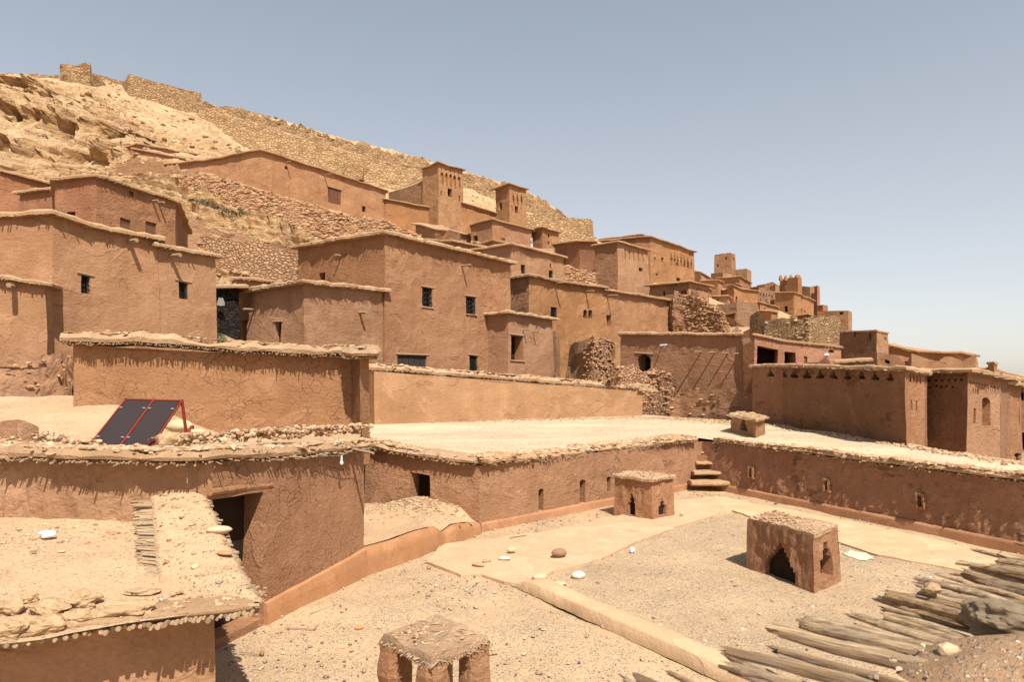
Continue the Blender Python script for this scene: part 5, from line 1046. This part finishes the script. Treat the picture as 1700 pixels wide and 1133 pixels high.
# ---- low shed with a reed-edged roof in the near corner
FA, FB = Vector((-7.6, 4.9, 1.40)), P(357, 1016, 6.62); FB.z = 1.38
SD, _, _ = house('low mud shed with sandy roof held by flat boulders and a reed-edged ridge', [FA, FB, Vector((-4.42, 8.9, 1.55))], 'a_left', zb=-.3, roof=False, closed=False, cell=.11, amp=.025, batter=.006, back=[Vector((-9, 9.1, 1.5))])
def zs(x, y): return 1.44 + .06 * (y - 6.2) + .03 * mnoise.fractal(Vector((x * .9, y * .9, 3)), .9, 2, 3) + .05 * smooth(8.6, 9.4, y)
E0, E1 = P(431, 1006, 6.42), P(338, 810, 9.2)                               # outer edge of the ridge
W0, W1 = P(263, 960, 6.95), P(250, 806, 9.3)
patch('roof', [(-8.0, 4.75), (-4.2, 5.6), (E0.x, E0.y), (E1.x - .02, E1.y), (-9.5, 9.5)], zs, .16, M['sand'], SD)
b = MB(); NS, NT_ = 40, 14
rows = []
for i in range(NS + 1):                                                     # mud ridge over the reeds, sloping up to the house wall
    t = i / NS; a, c = W0.lerp(W1, t), E0.lerp(E1, t); row = []
    for j in range(NT_ + 1):
        s = j / NT_; p = a.lerp(c, s); arch = .05 * math.sin(math.pi * s) + .02 * min(1, min(s, 1 - s) * 12); zr = 1.50 + .56 * t - .06 * math.sin(math.pi * t)
        p.z = zr + arch + .03 * mnoise.fractal(Vector((p.x * 3, p.y * 3, 4)), .9, 2, 4); p.y += .025 * nz(p, 5) if j in (0, NT_) else 0; row.append(p)
    rows.append([row[0] - Vector((0, 0, .05))] + row + [row[-1] - Vector((0, 0, .05))])
    if i == 0: rows.insert(0, [v - Vector((0, .03, .16)) for v in rows[0]]); rows[1] = [v + Vector((0, .02, 0)) for v in rows[1]]
m = NT_ + 3; b.add([v for r in rows for v in r], [[i * m + j, i * m + j + 1, (i + 1) * m + j + 1, (i + 1) * m + j] for i in range(NS + 1) for j in range(m - 1)]); RV = np.array([v[:] for r in rows[1:] for v in r[1:-1]]); b.build('roof_ridge', M['sand'], SD, smooth=True)
def ridge_z(x, y): return float(RV[np.argmin((RV[:, 0] - x) ** 2 + (RV[:, 1] - y) ** 2), 2])
b = MB()
for side, A0, A1 in ((-1, W0, W1), (1, E0, E1)):
    for k in range(130 if side < 0 else 120):
        t = (k + R.random()) / 125
        if t > 1: continue
        a = A0.lerp(A1, t); a.z = 1.47 + .56 * t - .06 * math.sin(math.pi * t); ax = (E0 - W0).lerp(E1 - W1, t); ax.z = 0; ax = ax.normalized() * side
        for lay in range(2 if side < 0 else 1):
            ln = R.uniform(.1, .3) if side < 0 else R.uniform(.0, .075); q = a + Vector((0, R.uniform(-.02, .02), R.uniform(-.03, .015) - .028 * lay))
            b.tube([q - ax * .18, q + ax * ln + Vector((0, R.uniform(-.03, .03), R.uniform(-.05, .0) if side < 0 else 0))], R.uniform(.009, .018), 6)
b.tube([P(318, 1007, 6.36), P(431, 1006, 6.36)], .018, 8); b.build('reed_layer', M['reed'], SD, kind='stuff')
b = MB()                                                                   # cut cane ends under the front edge
f0, f1, f2 = Vector((-5.2, 5.3, 1.39)), P(150, 1046, 6.0), P(431, 1012, 6.42); f0.z = 1.36; f1.z = 1.375; f2.z = 1.40
for a, c in ((f0, f1), (f1, f2)):
    L = (c - a).length
    for k in range(int(L * 27)):
        p = a.lerp(c, (k + R.random() * .6) / (L * 27)); r_ = R.uniform(.014, .026); o = Vector((.15, -1, 0)).normalized(); ln = R.uniform(.06, .17)
        q = p + Vector((0, 0, R.uniform(-.02, .01))); b.tube([q - o * .3, q + o * ln, q + o * (ln + .001), q + o * (ln - .05)], [r_, r_, r_ * .72, r_ * .66], 8, caps=False)
b.build('cane_layer', M['reed'], SD, kind='stuff')
b = MB(); 
pts = [f0 + Vector((0, 0, .03)), f1 + Vector((0, 0, .03)), f2 + Vector((0, 0, .03))]; rows = []
for a, c in zip(pts[:-1], pts[1:]):
    for i in range(40):
        p = a.lerp(c, i / 40); k = 1 + .5 * nz(p, 6); rows.append([p + Vector((0, .3, -.02)), p + Vector((0, -.05 * k, -.02)), p + Vector((0, -.085 * k, .02)), p + Vector((0, -.04 * k, .05 + .02 * nz(p, 9))), p + Vector((0, .3, .06))])
b.add([v for r in rows for v in r], [[i * 5 + j, (i + 1) * 5 + j, (i + 1) * 5 + j + 1, i * 5 + j + 1] for i in range(len(rows) - 1) for j in range(4)]); b.build('roof_edge', M['eave'], SD, smooth=True)
b = MB()
for k in range(380):
    t = R.random(); p = f0.lerp(f1, t) if R.random() < .55 else f1.lerp(f2, t); x, y = p.x + R.gauss(0, .05), p.y + abs(R.gauss(.1, .17)); s = R.choice((.008, .012, .017, .025)) * R.uniform(.8, 1.3)
    if x > -3.0 and R.random() < .6: continue
    b.stone((x, y, zs(x, y) + .02 + s * .3), s * 1.4, s, s * .7, R.random() * 6)
for k in range(130):
    x, y = R.uniform(-6.5, -4.4), R.gauss(8.7, .3); s = R.choice((.008, .012, .02, .03)); b.stone((x, y, zs(x, y) + s * .3), s * 1.4, s, s * .6, R.random() * 6)
for k in range(190):
    t, s_ = R.random(), R.uniform(.03, .97); p = W0.lerp(W1, t).lerp(E0.lerp(E1, t), s_); s = R.choice((.006, .01, .014, .02, .03)); b.stone((p.x, p.y, ridge_z(p.x, p.y) + s * .1), s * 1.5, s, s * .6, R.random() * 6)
b.build('stone_layer', M['stone'], SD, kind='stuff')
BG = 'boulders along the shed roof edge'
for (x, y, d, sx, sy, sz, rz, lab) in ((14, 1036, 5.72, .15, .1, .085, .3, 'blocky tan boulder half cut by the frame edge on the shed roof'), (68, 1029, 5.85, .185, .095, .085, .25, 'widest sharp-edged boulder on the shed roof corner, front row'),
      (132, 1018, 6.0, .13, .085, .065, .2, 'rounded ochre boulder between two flat ones on the shed edge'), (206, 1008, 6.15, .24, .1, .065, .08, 'long flat wedge-shaped boulder right above the cane ends'),
      (14, 984, 6.2, .15, .1, .07, .1, 'pale yellow boulder resting behind the blocky tan one'), (80, 992, 6.2, .17, .1, .07, -.1, 'creamy pitted boulder in the second row of the shed edge'),
      (139, 981, 6.35, .12, .09, .075, .4, 'reddish crumbly boulder at the end of the second row'), (48, 974, 6.45, .07, .055, .05, .5, 'small upright brown rock between the creamy and pale boulders'), (236, 973, 6.65, .15, .08, .03, .2, 'low slab of sandstone sunk in the earth beneath the reed fringe')):
    p = P(x, y, d); b = MB(); b.stone(Vector((p.x, p.y, zs(p.x, p.y) + sz * .75)), sx, sy, sz * 1.1, rz, lod=3, jag=.36); tag(b.build('boulder', M['boulder'], smooth=False), lab, 'boulder', BG)
def on_ridge(x, y):
    z = 1.8
    for _ in range(8): p = G(x, y, z); z = ridge_z(p.x, p.y)
    return z - .012
def pebble(label, x, y, z, s, mat, cat='stone', name='stone', group=None, lod=2, jag=.12, rz=.2):
    p = G(x, y, z); b = MB(); b.stone(Vector((p.x, p.y, z + s[2] * .8)), s[0], s[1], s[2], rz, lod=lod, jag=jag); return tag(b.build(name, M[mat], smooth=True), label, cat, group)
pebble('smooth rounded block lying across the reed ridge edge by the doorway', 364, 886, on_ridge(362, 888), (.14, .062, .05), 'palestone', name='ridge_stone')
pebble('curved terracotta shard leaning on the reed ridge', 374, 921, on_ridge(372, 923), (.10, .05, .02), 'pot', cat='shard', name='pot_shard', rz=-.4)
pebble('flat pale stone sunk in the middle of the mud ridge', 325, 945, on_ridge(325, 947), (.045, .06, .03), 'palestone', name='ridge_stone')
pebble('dark round cobble alone on the pale clay path', 928, 924, .06, (.155, .11, .085), 'cobble', jag=.06)
pebble('small ochre pebble uphill of the white stone on the path', 849, 917, .06, (.095, .06, .05), 'palestone', jag=.06)
pebble('bright white flat stone on the clay path', 838, 930, .06, (.12, .07, .035), 'whitestone', jag=.2)
pebble('angular tan stone, bigger of the pair lying near the path edge', 794, 941, .06, (.12, .07, .045), 'boulder', jag=.25, rz=-.3)
pebble('smaller tan stone touching the angular one near the path edge', 808, 934, .06, (.09, .06, .035), 'boulder', jag=.25, rz=.6)
pebble('oval yellow cobble at the head of the clay kerb', 896, 963, .06, (.14, .085, .06), 'palestone', jag=.06)
pebble('grey-white cobble on the gravel just past the clay kerb head', 960, 961, .03, (.125, .1, .07), 'whitestone', jag=.08)
pebble('flat cream stone half buried beside the kerb and gravel', 925, 972, .03, (.16, .09, .03), 'palestone', jag=.1)
pebble('small yellow pebble on the path beyond the keyhole hut', 1132, 855, .06, (.06, .05, .04), 'palestone', jag=.06)
pebble('round dirt clod lying on the sand by the shed', 435, 1089, .0, (.032, .032, .035), 'cobble', jag=.2)
pebble('square clay fragment on the sandy yard', 596, 1046, .0, (.06, .03, .03), 'pot', jag=.15, name='clay_fragment', cat='shard')
pebble('orange rock leaning at the terrace wall corner', 787, 857, .28, (.17, .14, .16), 'boulder', jag=.3)
pebble('crumpled white paper on the gravel bed', 1050, 918, .03, (.05, .04, .06), 'paper', name='litter', cat='litter', jag=.5)
pebble('crumpled white plastic scrap on the sandy shed roof', 78, 893, 1.60, (.075, .05, .05), 'paper', name='litter', cat='litter', jag=.45)
pebble('brown chip of stone on the sandy shed roof', 55, 918, 1.56, (.035, .02, .015), 'cobble', jag=.3)
pebble('pale flat chip of stone on the sandy shed roof', 102, 918, 1.56, (.04, .02, .014), 'palestone', jag=.3)
def twig(label, pts, r, mat='wood'):
    b = MB(); b.tube(pts, r, 5); tag(b.build('twig', M[mat]), label, 'twig')
twig('thin grey twig lying beside the plinth of the terrace wall', [G(846, 893, .08), G(874, 889, .08)], .012)
twig('dark curved twig next to the dirt clod', [G(397, 1083, .02), G(415, 1085, .02), G(429, 1088, .02)], .007)
twig('bent brown twig on the sand in front of the doorway plinth', [G(472, 1043, .02), G(500, 1044, .02), G(520, 1046, .02)], .007)
twig('short slanting twig near the foot of the rendered plinth', [G(515, 1020, .02), G(544, 1010, .02)], .007)

# ---- pair of tilted solar collectors
SP = thing('solar_collector', (-6.4, 11.8, 2.5), 'pair of black solar collectors in one tilted rusty red frame', 'solar panel')
q = [P(145.5, 744, 11.3), P(248, 747, 11.3), P(302, 666, 12.2), P(209, 663.5, 12.2)]                 # bottom left, bottom right, top right, top left
mid0, mid1 = q[0].lerp(q[1], .5), q[3].lerp(q[2], .5); nrm = (q[1] - q[0]).cross(q[3] - q[0]).normalized()
for a, b_, c, d in ((q[0], mid0, mid1, q[3]), (mid0, q[1], q[2], mid1)):
    ex = (b_ - a).normalized(); ey = (d - a).normalized(); b = MB(); mg = .03
    v = [a + ex * mg + ey * mg, b_ - ex * mg + ey * mg, c - ex * mg - ey * mg, d + ex * mg - ey * mg]
    b.add([p + nrm * .012 for p in v] + [p - nrm * .05 for p in v], [[0, 1, 2, 3], [7, 6, 5, 4], [0, 4, 5, 1], [1, 5, 6, 2], [2, 6, 7, 3], [3, 7, 4, 0]]); gl = b.build('glass_panel', M['glassdark'], SP)
    b = MB()
    for p, s in ((a, 1), (b_, -1)):
        for t in (.2, .8):
            w = p.lerp(d if s > 0 else c, t) + ex * s * .05 + nrm * .025; b.box(w, ex * .025, ey * .014, nrm * .008)
    b.build('clip', M['clip'], gl)
def rbar(name, p, r_, w=.014):
    b = MB(); e = (r_ - p); L = e.length; e = e / L; s = e.cross(nrm).normalized() if abs(e.dot(nrm)) < .95 else Vector((1, 0, 0)); t = s.cross(e).normalized()
    b.box((p + r_) / 2, e * (L / 2 + w), s * w, t * w); b.build(name, M['steel_red'], SP)
rbar('frame_bar', q[0], q[3]); rbar('frame_bar', q[1], q[2]); rbar('frame_bar', q[0], q[1]); rbar('frame_bar', q[3], q[2]); rbar('frame_bar', mid0, mid1, .017)
lz = 2.56
for tp, nm in ((q[2], 'leg'), (q[3], 'leg')): rbar(nm, tp, Vector((tp.x + .06, tp.y + .05, lz)), .022)
for a in (q[0], q[1]): rbar('base_bar', Vector((a.x, a.y, lz)), Vector((a.x + .19, a.y + 1.0, lz)), .022)
rbar('base_bar', P(301, 737, 11.6), P(319, 710, 12.2), .028)
pebble('large pale cut block under the rear of the solar collectors', 298, 717, 2.56, (.26, .16, .13), 'palestone', name='building_stone', jag=.22, rz=.1)
pebble('big tan angular rock wedged by the lower corner of the collector frame', 283, 741, 2.52, (.24, .15, .12), 'boulder', name='boulder', cat='boulder', jag=.35)
pebble('low pale rock at the foot of the collector frame, far from the cut block', 133, 741, 2.5, (.2, .12, .09), 'boulder', name='boulder', cat='boulder', jag=.3)
pebble('short pale stone lying behind the collector base bar', 326, 721, 2.6, (.14, .07, .05), 'palestone', name='building_stone', jag=.2)
twig('short grey-green stick on the stony roof edge', [P(46, 740, 9.9), P(76, 740, 9.8)], .02)
# ---- bulb on its wire below the roof edge
LB = thing('light_bulb', P(567, 772, 11.4), 'white bulb dangling on a wire from the stony roof edge', 'light bulb'); b = MB()
c0 = P(567, 757, 11.45); b.tube([c0, P(567, 761, 11.45), P(567, 765, 11.45)], [.012, .015, .016], 10); b.build('socket', M['white'], LB); b = MB()
cc = P(567, 769, 11.45); b.stone(cc, .03, .03, .038, 0, lod=2, jag=0); b.build('bulb', M['white'], LB, smooth=True); b = MB()
b.tube([P(478, 757.5, 10.3), P(505, 760, 10.7), P(540, 758, 11.1), c0, P(580, 750, 11.6), P(589, 745, 11.7)], .006, 5); b.build('wire', M['wire'], LB)
twig('pale wooden stick jutting from the roof edge above the corner', [P(587, 746, 11.9), P(620, 753, 11.6)], .028)
twig('thin wire stub hanging from the roof edge over the ridge', [P(310, 771, 8.95), P(311, 803, 8.9)], .006, 'wire')
twig('grey cane leaning from the ridge to the wall by the doorway', [P(338, 810, 9.1), P(357, 775, 8.98)], .008)

# ---- near roof with the weathered canes
ZR = 3.0
def Q(x, y, dz=0.0): return G(x, y, ZR + dz)
e0, e1 = Vector((-.5, .62, 0)), Vector((2.6, 2.9, 0))
NR = thing('adobe_house', (1.6, .9, 0), 'nearest house roof edge with weathered grey canes poking out of its mud', 'house')
ed = (e1 - e0).normalized(); inn = Vector((ed.y, -ed.x, 0))
w0, w1 = e0 + inn * .35, e1 + inn * .35; b = MB()
b.add([v + Vector((0, 0, z)) for z in (-.3, ZR - .09) for v in (w0, w1, w1 + inn * 3, w0 + inn * 3)], [[0, 3, 2, 1], [4, 5, 6, 7], [1, 0, 4, 5], [2, 1, 5, 6], [3, 2, 6, 7], [0, 3, 7, 4]]); b.build('wall', M['a_court'], NR)
patch('roof', ragged([(e0 + inn * .33).xy, (e1 + inn * .33).xy, (e1 + inn * 3).xy, (e0 + inn * 3).xy], .08, .02, 3), lambda x, y: ZR - .06 + .03 * mnoise.fractal(Vector((x * 4, y * 4, 2)), .9, 2, 3), .05, M['sand'], NR)
b = MB()
CL = [((1286, 1046), (1640, 1130), .017), ((1292, 1056), (1600, 1135), .012), ((1326, 1034), (1610, 1106), .017), ((1345, 1028), (1600, 1090), .013), ((1202, 1082), (1460, 1150), .017), ((1208, 1106), (1390, 1160), .015), ((1290, 1082), (1500, 1140), .014), ((1300, 1096), (1480, 1150), .012),
      ((1470, 989), (1612, 1026), .018), ((1475, 984), (1600, 1012), .011), ((1524, 965), (1690, 1004), .019), ((1526, 975), (1660, 1012), .013), ((1520, 984), (1640, 1010), .012), ((1602, 953), (1740, 988), .018), ((1605, 960), (1740, 998), .013), ((1661, 932), (1740, 946), .015), ((1666, 925), (1760, 938), .012), ((1645, 944), (1760, 962), .016),
      ((1466, 1026), (1600, 1070), .015), ((1416, 1024), (1600, 1082), .017), ((1470, 1038), (1620, 1090), .012), ((1560, 970), (1720, 1016), .013), ((1360, 1036), (1620, 1112), .012), ((1250, 1090), (1420, 1140), .014), ((1610, 972), (1760, 1012), .013)]
CS = [(Q(p[0], p[1], R.uniform(-.01, .01)), Q(q_[0], q_[1], .0), r_ * .75) for p, q_, r_ in CL]
for k in range(95):
    sk = .35 + 2.9 * R.random(); o_ = e0 + ed * sk + inn * R.uniform(-.16, .25) + Vector((0, 0, ZR - R.uniform(.0, .06))); dr = (inn + ed * R.gauss(0, .06)).normalized()
    CS.append((o_, o_ + dr * R.uniform(.2, .5) + Vector((0, 0, R.uniform(-.02, .01))), R.choice((.006, .008, .01, .012))))
for (a, c, r_) in CS:
    dv = (c - a); c = c + dv * .35; n = 8; pts = []; rs = []
    for i in range(n + 1):
        t = i / n; pts.append(a.lerp(c, t) + Vector((0, 0, .006 * nz(a * 5 + Vector((t * 3, 0, 0))))) + nv(a.lerp(c, t), 6) * .004); rs.append(r_ * (.92 + .16 * R.random()) * (.85 if i == 0 else 1))
    # a split cane: open trough section with a ragged end
    dirv = dv.normalized(); side = dirv.cross(Vector((0, 0, 1))).normalized(); up = side.cross(dirv).normalized(); K = 9; V = []; full = R.random() < .55; a0 = R.uniform(-.5, .5)
    for i, (pp_, rr) in enumerate(zip(pts, rs)):
        for k in range(K):
            an = a0 + (2 * math.pi * k / K if full else math.pi * (-.15 + 1.3 * k / (K - 1))); off = dirv * (R.uniform(-.02, .012) if i == 0 else 0); V.append(pp_ + off + (side * math.cos(an) + up * math.sin(an)) * rr * (1 + .06 * R.uniform(-1, 1)))
    fs = [[i * K + k, i * K + (k + 1) % K, (i + 1) * K + (k + 1) % K, (i + 1) * K + k] for i in range(n) for k in range(K if full else K - 1)]
    b.add(V, fs)
    if full: b.add([v - dirv * -.012 for v in V[:K]], [list(range(K - 1, -1, -1))])
b.build('cane_layer', M['cane'], NR, kind='stuff')
b = MB()
for k in range(170):
    x, y = R.uniform(1430, 1700), R.uniform(1000, 1133)
    if y < 1133 - (x - 1400) * .42: continue
    s = R.choice((.003, .004, .006, .009)); p = Q(x, y); b.stone(p + Vector((0, 0, .008)), s * 1.3, s, s * .8, R.random() * 6)
b.build('stone_layer', M['grit'], NR, kind='stuff')
b = MB(); rows = []                                                         # heap of roof mud in the near corner
c = Q(1720, 1125); 
for i in range(12):
    for k in range(24):
        an = 2 * math.pi * k / 24; r_ = i / 11; p = c + Vector((math.cos(an) * .25 * r_, math.sin(an) * .18 * r_, .07 * (1 - r_ ** 2) - .01)); rows.append(p + nv(p, 14) * .016 + nv(p, 40) * .006)
b.add(rows, [[i * 24 + k, i * 24 + (k + 1) % 24, (i + 1) * 24 + (k + 1) % 24, (i + 1) * 24 + k] for i in range(11) for k in range(24)]); b.build('mud_heap', M['mound'], NR, smooth=True)
p = Q(1670, 1062); b = MB(); b.stone(p + Vector((.045, -.02, .04)), .12, .08, .055, -.5, lod=4, jag=.32); tag(b.build('boulder', M['greyrock'], smooth=False), 'grey lichened rock weighing down the near weathered canes', 'boulder')
p = Q(1548, 997); b = MB(); b.stone(p + Vector((0, 0, .03)), .022, .018, .018, 0, lod=1); tag(b.build('stone', M['boulder']), 'small orange stone caught between the weathered canes', 'stone')
p = Q(1572, 1104); b = MB(); b.stone(p + Vector((0, 0, .03)), .02, .016, .014, 0, lod=1); tag(b.build('stone', M['palestone']), 'small yellow stone lying on top of the nearest canes', 'stone')

# ---- plants
def bush(label, p, r, h, n, mat, name='shrub', cat='shrub', group=None, leaf=.05):
    t = thing(name, p, label, cat, group); b = MB()
    for k in range(6):
        a = R.random() * 6.3; b.tube([p, p + Vector((math.cos(a) * r * .6, math.sin(a) * r * .6, h * .8))], .01, 4)
    b.build('stem', M['wood'], t); b = MB()
    for k in range(n):
        a, q_, z = R.random() * 6.3, math.sqrt(R.random()), R.random(); c = p + Vector((math.cos(a) * r * q_, math.sin(a) * r * q_, h * (.15 + .85 * z * (1 - .6 * q_ * q_)))); d1 = Vector((R.gauss(0, 1), R.gauss(0, 1), R.gauss(.3, .8))).normalized(); d2 = d1.cross(Vector((R.gauss(0, 1), R.gauss(0, 1), 1))).normalized(); l = leaf * R.uniform(.6, 1.3)
        b.quad(c, c + d1 * l + d2 * l * .4, c + d1 * l * 2, c + d1 * l - d2 * l * .4)
    b.build('foliage', mat, t, kind='stuff')
def on_hill(x, y, d0=45, d1=120):
    best = None
    for i in range(160):
        d = d0 + (d1 - d0) * i / 159; p = P(x, y, d)
        if p.z < ground_z(p.x, p.y): return Vector((p.x, p.y, ground_z(p.x, p.y)))
    return P(x, y, d1)
bush('low bright green plant growing at the foot of the alley', P(361, 563, 32.5) - Vector((0, 0, .25)), .42, .45, 260, M['leaf_bright'], 'leafy_plant', 'plant', leaf=.07)
SG = 'grey-green desert shrubs on the pale rock'
for i, (x, y, r, lab) in enumerate(((336, 342, .6, 'first and widest shrub in the green row on the layered rock'), (349, 347, .55, 'broad shrub touching the widest one on the layered rock'), (360, 349, .4, 'medium shrub in the middle of the green row'), (373, 353, .35, 'small round shrub past the middle of the green row'), (384, 356, .4, 'last shrub of the green row on the layered rock'),
      (399, 351, .3, 'lone shrub slightly uphill from the end of the green row'), (318, 336, .3, 'tiny faint shrub at the uphill start of the green row'), (402, 357, .28, 'tiny shrub just under the lone uphill one'), (355, 249, .5, 'grey shrub on the pale slope behind the stick fringed house'), (396, 255, .6, 'darker green shrub above the roof of the long ochre house'), (479, 261, .5, 'green tuft at the foot of the yellow hillside wall'), (441, 425, .28, 'small tuft between two mud wall remnants'))):
    p = on_hill(x, y + 1, 45 if y > 300 else 88, 80 if y > 300 else 150); bush(lab, p + Vector((0, 0, .1)), r, r * .9, int(120 * r / .4), M['leaf'], 'desert_shrub', 'shrub', SG, leaf=.09)

# ---- people
def person(label, feet, h, yaw, top, scarf, trousers=None, wrap=True, robe=True):
    t = thing('person', feet, label, 'person'); cy, sy = math.cos(yaw), math.sin(yaw)
    def W(x, y, z): return Vector((x * cy - y * sy, x * sy + y * cy, z)) * (h / 1.72)
    J = [((0, 0, .93), .13), ((0, .01, 1.12), .13), ((0, .01, 1.32), .15), ((0, 0, 1.47), .06), ((0, -.01, 1.56), .075), ((0, -.015, 1.64), .095), ((0, -.01, 1.71), .06)]
    E = [(0, 1), (1, 2), (2, 3), (3, 4), (4, 5), (5, 6)]
    for s in (-1, 1):
        i = len(J); J += [((s * .18, .01, 1.38), .06), ((s * .235, .03, 1.12), .042), ((s * .22, -.08, .9), .033), ((s * .215, -.11, .8), .028), ((s * .21, -.13, .74), .014)]; E += [(2, i), (i, i + 1), (i + 1, i + 2), (i + 2, i + 3), (i + 3, i + 4)]
        i = len(J); J += [((s * .095, 0, .86), .09), ((s * .1, -.02, .48), .058), ((s * .1, .03, .09), .04), ((s * .11, -.08, .035), .032), ((s * .115, -.17, .025), .02)]; E += [(0, i), (i, i + 1), (i + 1, i + 2), (i + 2, i + 3), (i + 3, i + 4)]
    me = bpy.data.meshes.new('body'); me.from_pydata([W(*j[0]) for j in J], E, []); o = bpy.data.objects.new('body', me); C.objects.link(o); o.parent = t
    md = o.modifiers.new('skin', 'SKIN'); 
    for i, (p, r) in enumerate(J): me.skin_vertices[0].data[i].radius = (r * h / 1.72,) * 2; me.skin_vertices[0].data[i].use_root = i == 0
    o.modifiers.new('subdivide', 'SUBSURF').levels = 2; o.modifiers['subdivide'].render_levels = 2; me.materials.append(M['skin'])
    def lathe(name, prof, mat, sq=.72, cx=0, cyy=0):
        b = MB(); n = 18; vs = [feet + W(cx + r * math.cos(2 * math.pi * k / n) * (1 + .04 * math.sin(k * 5 + z * 9)), cyy + r * sq * math.sin(2 * math.pi * k / n), z) for z, r in prof for k in range(n)]
        b.add(vs, [[i * n + k, i * n + (k + 1) % n, (i + 1) * n + (k + 1) % n, (i + 1) * n + k] for i in range(len(prof) - 1) for k in range(n)]); b.build(name, mat, t, smooth=True)
    lathe('robe' if robe else 'shirt', [(.12 if robe else .84, .23 if robe else .19), (.5 if robe else .9, .2), (.95, .185), (1.15, .18), (1.3, .205), (1.4, .2), (1.455, .1), (1.49, .065)], top)
    if trousers:
        for s in (-1, 1): lathe('trouser_leg', [(.06, .075), (.45, .08), (.8, .105), (.92, .11)], trousers, .95, s * .1)
    b = MB()
    for s in (-1, 1): b.tube([feet + W(s * .16, .01, 1.4), feet + W(s * .235, .03, 1.12), feet + W(s * .222, -.07, .93)], [.085 * h / 1.72, .07 * h / 1.72, .065 * h / 1.72], 9)
    b.build('sleeve', top, t, smooth=True)
    b = MB(); b.stone(feet + W(0, -.105, 1.615), .014, .02, .022, yaw, lod=1, jag=0); b.build('nose', M['skin'], t, smooth=True)
    if wrap:
        b = MB(); b.stone(feet + W(0, .005, 1.7), .125, .13, .085, yaw, lod=2, jag=.14); b.tube([feet + W(.115 * math.cos(a), .12 * math.sin(a), 1.665 + .02 * math.sin(3 * a)) for a in [i * math.pi / 8 for i in range(17)]], .035, 7); b.build('headscarf', scarf, t, smooth=True)
    else:
        b = MB(); b.stone(feet + W(0, .02, 1.68), .095, .105, .085, yaw, lod=2, jag=.05); b.build('hair', scarf, t, smooth=True)
    return t
def feet_at(x, ytop, d, h): p = P(x, ytop, d); return Vector((p.x, p.y, p.z - h * 1.035))
b = MB(); f1_ = feet_at(1372, 587, 43, 1.78); b.box((20, 43.6, f1_.z - .2), (3.4, 0, 0), (0, 2.6, 0), (0, 0, .2)); tag(b.build('terrace_floor', M['dirt'], kind='structure'), 'earth terrace in front of the pink rendered building', 'terrace')
person('person in a white turban and blue garment behind the stepped roof stub', f1_, 1.78, .5, M['cloth_blue'], M['cloth_white'])
person('person with a magenta headscarf showing over the thin eave', Vector((P(1325, 600, 43.2).x, 43.2, f1_.z)), (P(1325, 601, 43.2).z - f1_.z) / 1.035, -.3, M['cloth_pink'], M['cloth_pink'])
f3_ = feet_at(1690.5, 752, 25, 1.72); person('person in a rust red top standing in the lane beyond the strip roof', f3_, 1.72, .2, M['cloth_red'], M['hair'], M['cloth_grey'], wrap=False, robe=False)
b = MB(); b.box((f3_.x, f3_.y + .5, f3_.z - .15), (2, 0, 0), (0, 1.6, 0), (0, 0, .15)); tag(b.build('lane', M['dirt'], kind='structure'), 'earth lane beside the river houses', 'lane')
f4_ = feet_at(882.6, 391.5, 82.5, 1.7); person('tiny far person in white and grey between two mid-slope houses', f4_, 1.7, 1.2, M['cloth_grey'], M['hair'], M['cloth_white'], wrap=False, robe=False)
b = MB(); b.box((f4_.x + .6, f4_.y, f4_.z - 2), (2.0, 0, 0), (0, 1.1, 0), (0, 0, 2)); tag(b.build('slope_terrace', M['dirt'], kind='structure'), 'small earth terrace between two mid-slope houses', 'terrace')
# ---- rag on the sooty wall, lamp on the pegged house
b = MB(); pr = P(367, 495, 37.2)
for i in range(6):
    for j in range(7): pass
g = [[pr + Vector(((i - 2.5) * .05 * (1 + j * .12), -.05 + .03 * math.sin(i * 2 + j), -j * .06 + .02 * math.sin(i * 1.7))) for j in range(8)] for i in range(6)]
b.add([v for r in g for v in r], [[i * 8 + j, (i + 1) * 8 + j, (i + 1) * 8 + j + 1, i * 8 + j + 1] for i in range(5) for j in range(7)]); b.add([v + Vector((0, .03, 0)) for r in g for v in r], [[i * 8 + j + 1, (i + 1) * 8 + j + 1, (i + 1) * 8 + j, i * 8 + j] for i in range(5) for j in range(7)])
tag(b.build('rag', M['cloth_rag'], smooth=True), 'grey rag hanging on the sooty alley wall', 'rag')
WL = thing('wall_lamp', P(1101, 573, 41.4), 'small pale wall lamp on an arm above the arched doorway wall', 'lamp'); b = MB(); pl = P(1101, 573, 40.9); b.box(pl, (.22, 0, .02), (0, .1, 0), (0, 0, .05)); b.build('lamp_head', M['satellite'], WL); b = MB(); b.tube([pl, pl + Vector((.1, .9, -.1))], .03, 6); b.build('arm', M['wood'], WL)
